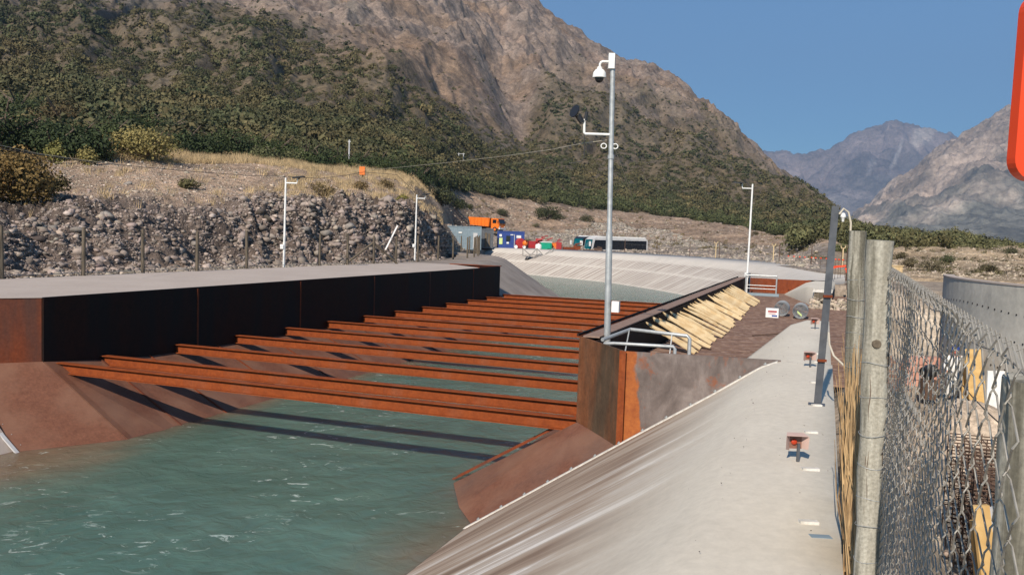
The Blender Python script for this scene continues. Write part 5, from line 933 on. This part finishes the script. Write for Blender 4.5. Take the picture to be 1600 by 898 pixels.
def pick(n, crange, krange, weight):
    c_ = RNG.uniform(*crange, n); k_ = RNG.uniform(*krange, n); j = ((c_ + 500) / 2.6).astype(int); i = np.interp(k_, ks, np.arange(nR)).astype(int); ok = RNG.random(n) < weight[i, j]; return c_[ok], k_[ok]
dens = np.clip(green * (.85 + .3 * ZN2) + .13 * sstep(4, 4.3, KK) + .3 * spots, 0, 1) * (KK > 4.0) * (CC < 1330); dens = dens * (1 - .8 * scree[..., 0])
ROW = np.gradient(YP, axis=0); 
c_, k_ = pick(40000, (-160, 1325), (4.02, 6.9), dens); pos = hz(c_, k_); D_ = np.hypot(pos[:, 0], pos[:, 1]); gsc = sstep(0, 1, green[np.interp(k_, ks, np.arange(nR)).astype(int), ((c_ + 500) / 2.6).astype(int)])
keep_p = np.interp(D_, [60, 200, 400], [.55, .9, 1]) > RNG.random(len(D_)); c_, k_, pos, D_, gsc = c_[keep_p], k_[keep_p], pos[keep_p], D_[keep_p], gsc[keep_p]
rad = np.clip(RNG.lognormal(.22, .55, len(D_)), .4, 3.8) * (.55 + .45 * gsc); hue = fbm(c_ / 60, k_ * 4, 3)
bc = np.array([.078, .073, .034])[None] + np.array([.034, .018, .009])[None] * np.clip(hue + RNG.normal(0, .35, len(D_)), -.8, 1.2)[:, None]
for nm, lo_, hi_, nl, s_ in (('scrub', 0, 150, 260, .13), ('scrub', 150, 260, 200, .14), ('scrub', 260, 430, 100, .21), ('scrub', 430, 2000, 45, .33)):
    m_ = (D_ >= lo_) & (D_ < hi_); scatter(nm, pos[m_] + np.array([0, 0, .1]), rad[m_], bc[m_], nl, s_, seed=int(lo_) + 1, kind='stuff')
# wood on the valley floor at the right and forest edge along the berm
def wood_line(n, xs, ys, jit, D, hgt, seed, colb):
    c_ = RNG.uniform(xs[0], xs[-1], n); pos = []; rr = []
    for x in c_:
        dd = D * RNG.uniform(.75, 1.5); base_z = 2 + (at(x, 388, dd)[2] - 2) ; top = at(x, np.interp(x, xs, ys) + abs(RNG.normal(0, jit)), dd)[2]; r = RNG.uniform(1.6, 3.2); pos.append([at(x, 388, dd)[0], dd, top - r * .8]); rr.append(r)
    return np.array(pos), np.array(rr)
pos, rr = wood_line(1500, [1240, 1290, 1325, 1350, 1400, 1460, 1490, 1520, 1600, 1750], [343, 343, 334, 344, 350, 358, 353, 362, 374, 380], 12, 150, 4, 2, None)
cc_ = np.array([.088, .093, .042])[None] * RNG.uniform(.7, 1.35, (len(rr), 1)) + np.array([.02, .005, 0])[None] * RNG.random((len(rr), 1)); scatter('woodland', pos, rr, cc_, 220, .13, hs_=(1, 1, .9), seed=44, kind='stuff')
c_ = RNG.uniform(600, 1330, 900); k_ = 4.02 + np.abs(RNG.normal(0, .16, 900)); pos = hz(c_, k_); rr = RNG.uniform(.9, 2.9, 900) * np.interp(c_, [600, 900], [.8, 1.0]); cc_ = np.array([.058, .066, .027])[None] * RNG.uniform(.7, 1.3, (900, 1)); scatter('woodland', pos + np.array([0, 0, .8]), rr, cc_, 150, .16, seed=45, kind='stuff')
# dry grass on the terrace
n = 60000; c_ = RNG.uniform(-200, 690, n); k_ = 1.95 + RNG.random(n) ** .8 * 2.1; gp_ = fbm(c_ / 25, k_ * 5, 3); ok = RNG.random(n) < -.16 + .5 * gp_ + .75 * (k_ > 3.45) + .3 * ((c_ > 430) & (k_ > 2.3)); c_, k_ = c_[ok], k_[ok]; pos = hz(c_, k_); n = len(pos)
a = RNG.uniform(0, 3.14, n); h = RNG.uniform(.18, .6, n); wdt = RNG.uniform(.1, .26, n); dx = np.stack([np.cos(a), np.sin(a), 0 * a], 1) * wdt[:, None]; up = np.stack([RNG.normal(0, .12, n), RNG.normal(0, .12, n), h], 1)
T3 = []
for f0, f1, f2 in ((-1, -.75, -1.2), (-.45, -.2, -.2), (.1, .35, .5), (.7, .95, 1.2)): T3.append(np.stack([pos + dx * f0 - (0, 0, .05), pos + dx * f1 - (0, 0, .05), pos + up * RNG.uniform(.7, 1.1, (n, 1)) + dx * f2 * 1.2], 1))
V3 = np.concatenate(T3).reshape(-1, 3); gcx = np.repeat(np.array([.40, .30, .17])[None] * RNG.uniform(.65, 1.25, (4 * n, 1)), 3, 0); tag(nplink('dry_grass', V3, np.arange(len(V3)).reshape(-1, 3), MT['grass'], gcx), kind='stuff')
# individual trees and shrubs ------------------------------------------------
def tree(name, q, r, hgt, colr, lab, cat, group, seed, nl=900, size=.2, trunk=True, hs_=(1, 1, 1), brownish=0, lobes=9):
    rng = np.random.default_rng(seed); q = np.array(q, float); t_ = thing(name, q, lab, cat, group); crown_c = q + (0, 0, hgt * .8 - r * hs_[2] * .75)
    lv = leaf_cloud(nl, hs_, size / r, rng, lobes=lobes).reshape(-1, 3) * r + crown_c; cl = np.repeat(np.array(colr)[None] * rng.uniform(.65, 1.35, (nl, 1)), 4, 0); o = nplink('crown', lv - q, np.arange(nl * 4).reshape(-1, 4), MT['leaf'], np.clip(cl, .008, .5), parent=t_)
    mb = MB()
    if trunk: mb.tube([q - (0, 0, .2), q + (r * .05, 0, hgt * .35), crown_c], [r * .09, r * .07, r * .03], 7)
    for i in range(5):
        a = rng.uniform(0, 6.28); d = np.array([math.cos(a), math.sin(a), rng.uniform(.4, 1.1)]) * r * .6; s0 = q + (0, 0, hgt * (.3 if trunk else .02)); mb.tube([s0, s0 + d * .5 + (0, 0, .05), s0 + d], [r * .045, r * .03, r * .012], 5)
    obj('trunk' if trunk else 'stems', mb, 'trunk', t_)
GT = 'trees along the edge of the terrace'; dark, mid, pale = (.030, .043, .016), (.048, .062, .022), (.09, .095, .042)
TR = [(-60, 250, 5.5, 8, dark), (5, 248, 4.2, 9, dark), (45, 246, 3.4, 7.5, mid), (82, 252, 3.0, 5.8, dark), (112, 250, 3.0, 6, dark), (142, 254, 2.8, 5.0, dark), (98, 222, 3.6, 6.5, (.075, .055, .025)), (30, 205, 4.5, 7, mid), (170, 236, 3.2, 6, mid), (196, 226, 3.0, 6.0, dark), (228, 225, 3.0, 5, mid), (262, 226, 3.4, 5.2, (.06, .07, .035)), (290, 240, 3.2, 5.6, dark), (315, 242, 3.0, 5.2, dark), (345, 240, 3.2, 6, mid), (372, 243, 3.0, 5.2, dark), (398, 244, 3.2, 5.6, mid), (412, 250, 2.2, 3.4, pale), (435, 246, 3.2, 5.0, mid), (455, 252, 2.3, 3.4, pale), (478, 255, 3.0, 4.6, mid), (505, 260, 2.8, 4.2, dark), (530, 262, 2.6, 4.0, mid), (560, 262, 2.8, 4.4, dark), (590, 265, 3.0, 4.6, mid), (620, 270, 3.2, 5, dark), (655, 284, 3.2, 4.8, dark), (680, 290, 3.4, 5.0, dark)]
desc = {dark: 'dark green', mid: 'mid green', pale: 'pale green'}
for k, (x, y, r, h, c_) in enumerate(TR):
    q = hp(x, y); s_ = .8 if x > 150 else .85; tree('tree', q - (0, 0, .3), r * s_ * 1.1, h * s_ * .72, c_, '%s bushy tree on terrace edge, %d%s from the left' % (desc.get(c_, 'olive brown' if c_[0] > .07 else 'grey green'), k + 1, 'th' if 10 < (k + 1) % 100 < 14 else {1: 'st', 2: 'nd', 3: 'rd'}.get((k + 1) % 10, 'th')), 'tree', GT, 100 + k, nl=3400, size=.17, lobes=18, hs_=(1.05, 1, .9))
straw = (.20, .165, .06)
tree('shrub', hp(225, 252), 3.1, 3.4, straw, 'large yellowish feathery shrub in the dry grass', 'shrub', None, 301, 5200, .15, False, (1.25, 1, .72), lobes=12)
tree('shrub', hp(82, 258), 1.0, 2.0, (.17, .16, .05), 'upright yellow green shrub left of the dark thicket', 'shrub', None, 302, 1300, .12, False, (.9, .8, 1.3)); tree('shrub', hp(136, 260), .9, 1.5, (.19, .16, .055), 'small upright yellow shrub below the dark thicket', 'shrub', None, 303, 1100, .12, False, (1, .8, 1.1))
q = hp(18, 320); tree('shrub', q, 2.5, 3.1, (.15, .10, .035), 'large brown orange bush at the left edge on the rubble', 'shrub', None, 304, 7000, .12, False, (1.1, 1, .95), lobes=16)
q = hp(-55, 322); tree('shrub', q, 2.4, 3.4, (.16, .095, .034), 'brown bush cut by the left edge of the picture', 'shrub', None, 305, 5000, .13, False, (1, 1, .95), lobes=12)
q = hp(75, 312); tree('shrub', q, 1.2, 1.7, (.06, .05, .02), 'dark low shrub right of the orange brown tree', 'shrub', None, 306, 1500, .11, False, (1.3, 1, .8))
SH = [(296, 300, .75, (.1, .09, .04), 'low grey green bush on the gravel shelf of the rubble bank'), (505, 310, 1.15, (.15, .11, .05), 'dry brown bush on the rubble crest behind the first light pole'), (628, 318, .7, (.16, .14, .04), 'yellow green bush near the end of the rubble crest'), (600, 295, .9, (.14, .1, .045), 'brown bush on the terrace near the orange marker'),
      (560, 298, .8, (.16, .11, .05), 'small straw bush below the orange marker'), (688, 324, 3.0, (.05, .055, .025), 'broad dark bush on the earth slope above the containers'), (712, 330, 2.4, (.04, .048, .02), 'dark green bush right of the broad one'), (733, 333, 1.4, (.045, .05, .02), 'small dark bush above the dump truck'), (784, 340, 2.1, (.055, .06, .03), 'round bush on the soil bank right of the dump truck'),
      (855, 350, 3.4, (.045, .05, .022), 'large dark bush in the middle of the soil bank'), (872, 352, 2.0, (.05, .055, .025), 'bush touching the right side of the large dark one'), (916, 350, 2.1, (.06, .06, .03), 'round bush on the soil bank left of the mast'), (838, 356, 1.2, (.12, .11, .06), 'pale dry bush below the large dark one'),
      (1180, 372, 1.0, (.07, .06, .03), 'brown bush right of the slim light pole'), (1253, 369, 1.0, (.05, .045, .025), 'dark bush on the pale earth mound'), (1279, 364, 1.5, (.06, .035, .022), 'red brown bush on top of the pale earth mound'), (1315, 396, 1.4, (.08, .09, .03), 'bright green bush right of the dark steel post'),
      (1405, 404, 1.0, (.07, .06, .03), 'small bush just right of the wooden posts'), (1442, 391, 1.9, (.05, .055, .025), 'dark bush on the tan bank nearest the wooden posts'), (1500, 392, 2.0, (.05, .058, .022), 'large dark bush on the tan bank'), (1480, 414, 1.2, (.06, .07, .03), 'green bush above the left end of the tank wall'), (1420, 420, .9, (.11, .09, .05), 'dry bush low on the tan bank'), (1545, 425, .9, (.07, .06, .03), 'brown bush above the rim of the tank wall'), (1575, 402, 1.1, (.06, .06, .03), 'bush at the right edge of the tan bank'), (1455, 424, 1.2, (.1, .085, .05), 'grey brown bush left of the tank wall')]
for k, (x, y, r, c_, lb) in enumerate(SH): tree('bush', hp(x, y) - (0, 0, .1), r, r * 1.25, c_, lb, 'bush', None, 400 + k, int(700 + 500 * r), max(.09, r * .075), False, (1.15, 1, .85))
# dry tufts on the yard banks
n = 420; c_ = RNG.uniform(720, 1300, n); k_ = RNG.uniform(2.2, 3.95, n); pos = hz(c_, k_); scatter('dry_scrub', pos, RNG.uniform(.35, .95, n), np.array([.13, .105, .055])[None] * RNG.uniform(.6, 1.3, (n, 1)), 60, .2, seed=77, kind='stuff')
n = 260; c_ = RNG.uniform(1330, 1700, n); k_ = RNG.uniform(1.3, 3.8, n); pos = hz(c_, k_); scatter('dry_scrub', pos, RNG.uniform(.2, .75, n), np.array([.11, .095, .05])[None] * RNG.uniform(.6, 1.3, (n, 1)), 60, .2, seed=78, kind='stuff')
# ---------------------------------------------------------------- haze
m = bpy.data.materials.new('haze_air'); m.use_nodes = True; nt = m.node_tree; nt.nodes.remove(nt.nodes['Principled BSDF']); pv = nt.nodes.new('ShaderNodeVolumePrincipled'); pv.inputs['Color'].default_value = (.38, .62, 1.0, 1); pv.inputs['Density'].default_value = 9.5e-5; pv.inputs['Anisotropy'].default_value = .1
nt.links.new(pv.outputs[0], nt.nodes['Material Output'].inputs['Volume'])
HZ = MB().box((-9000, -300, -60), (20000, 0, 0), (0, 14500, 0), (0, 0, 3200)); ho = obj('haze', HZ, m, kind='stuff')
for o in bpy.data.objects:
    if '_b' in o: del o['_b']
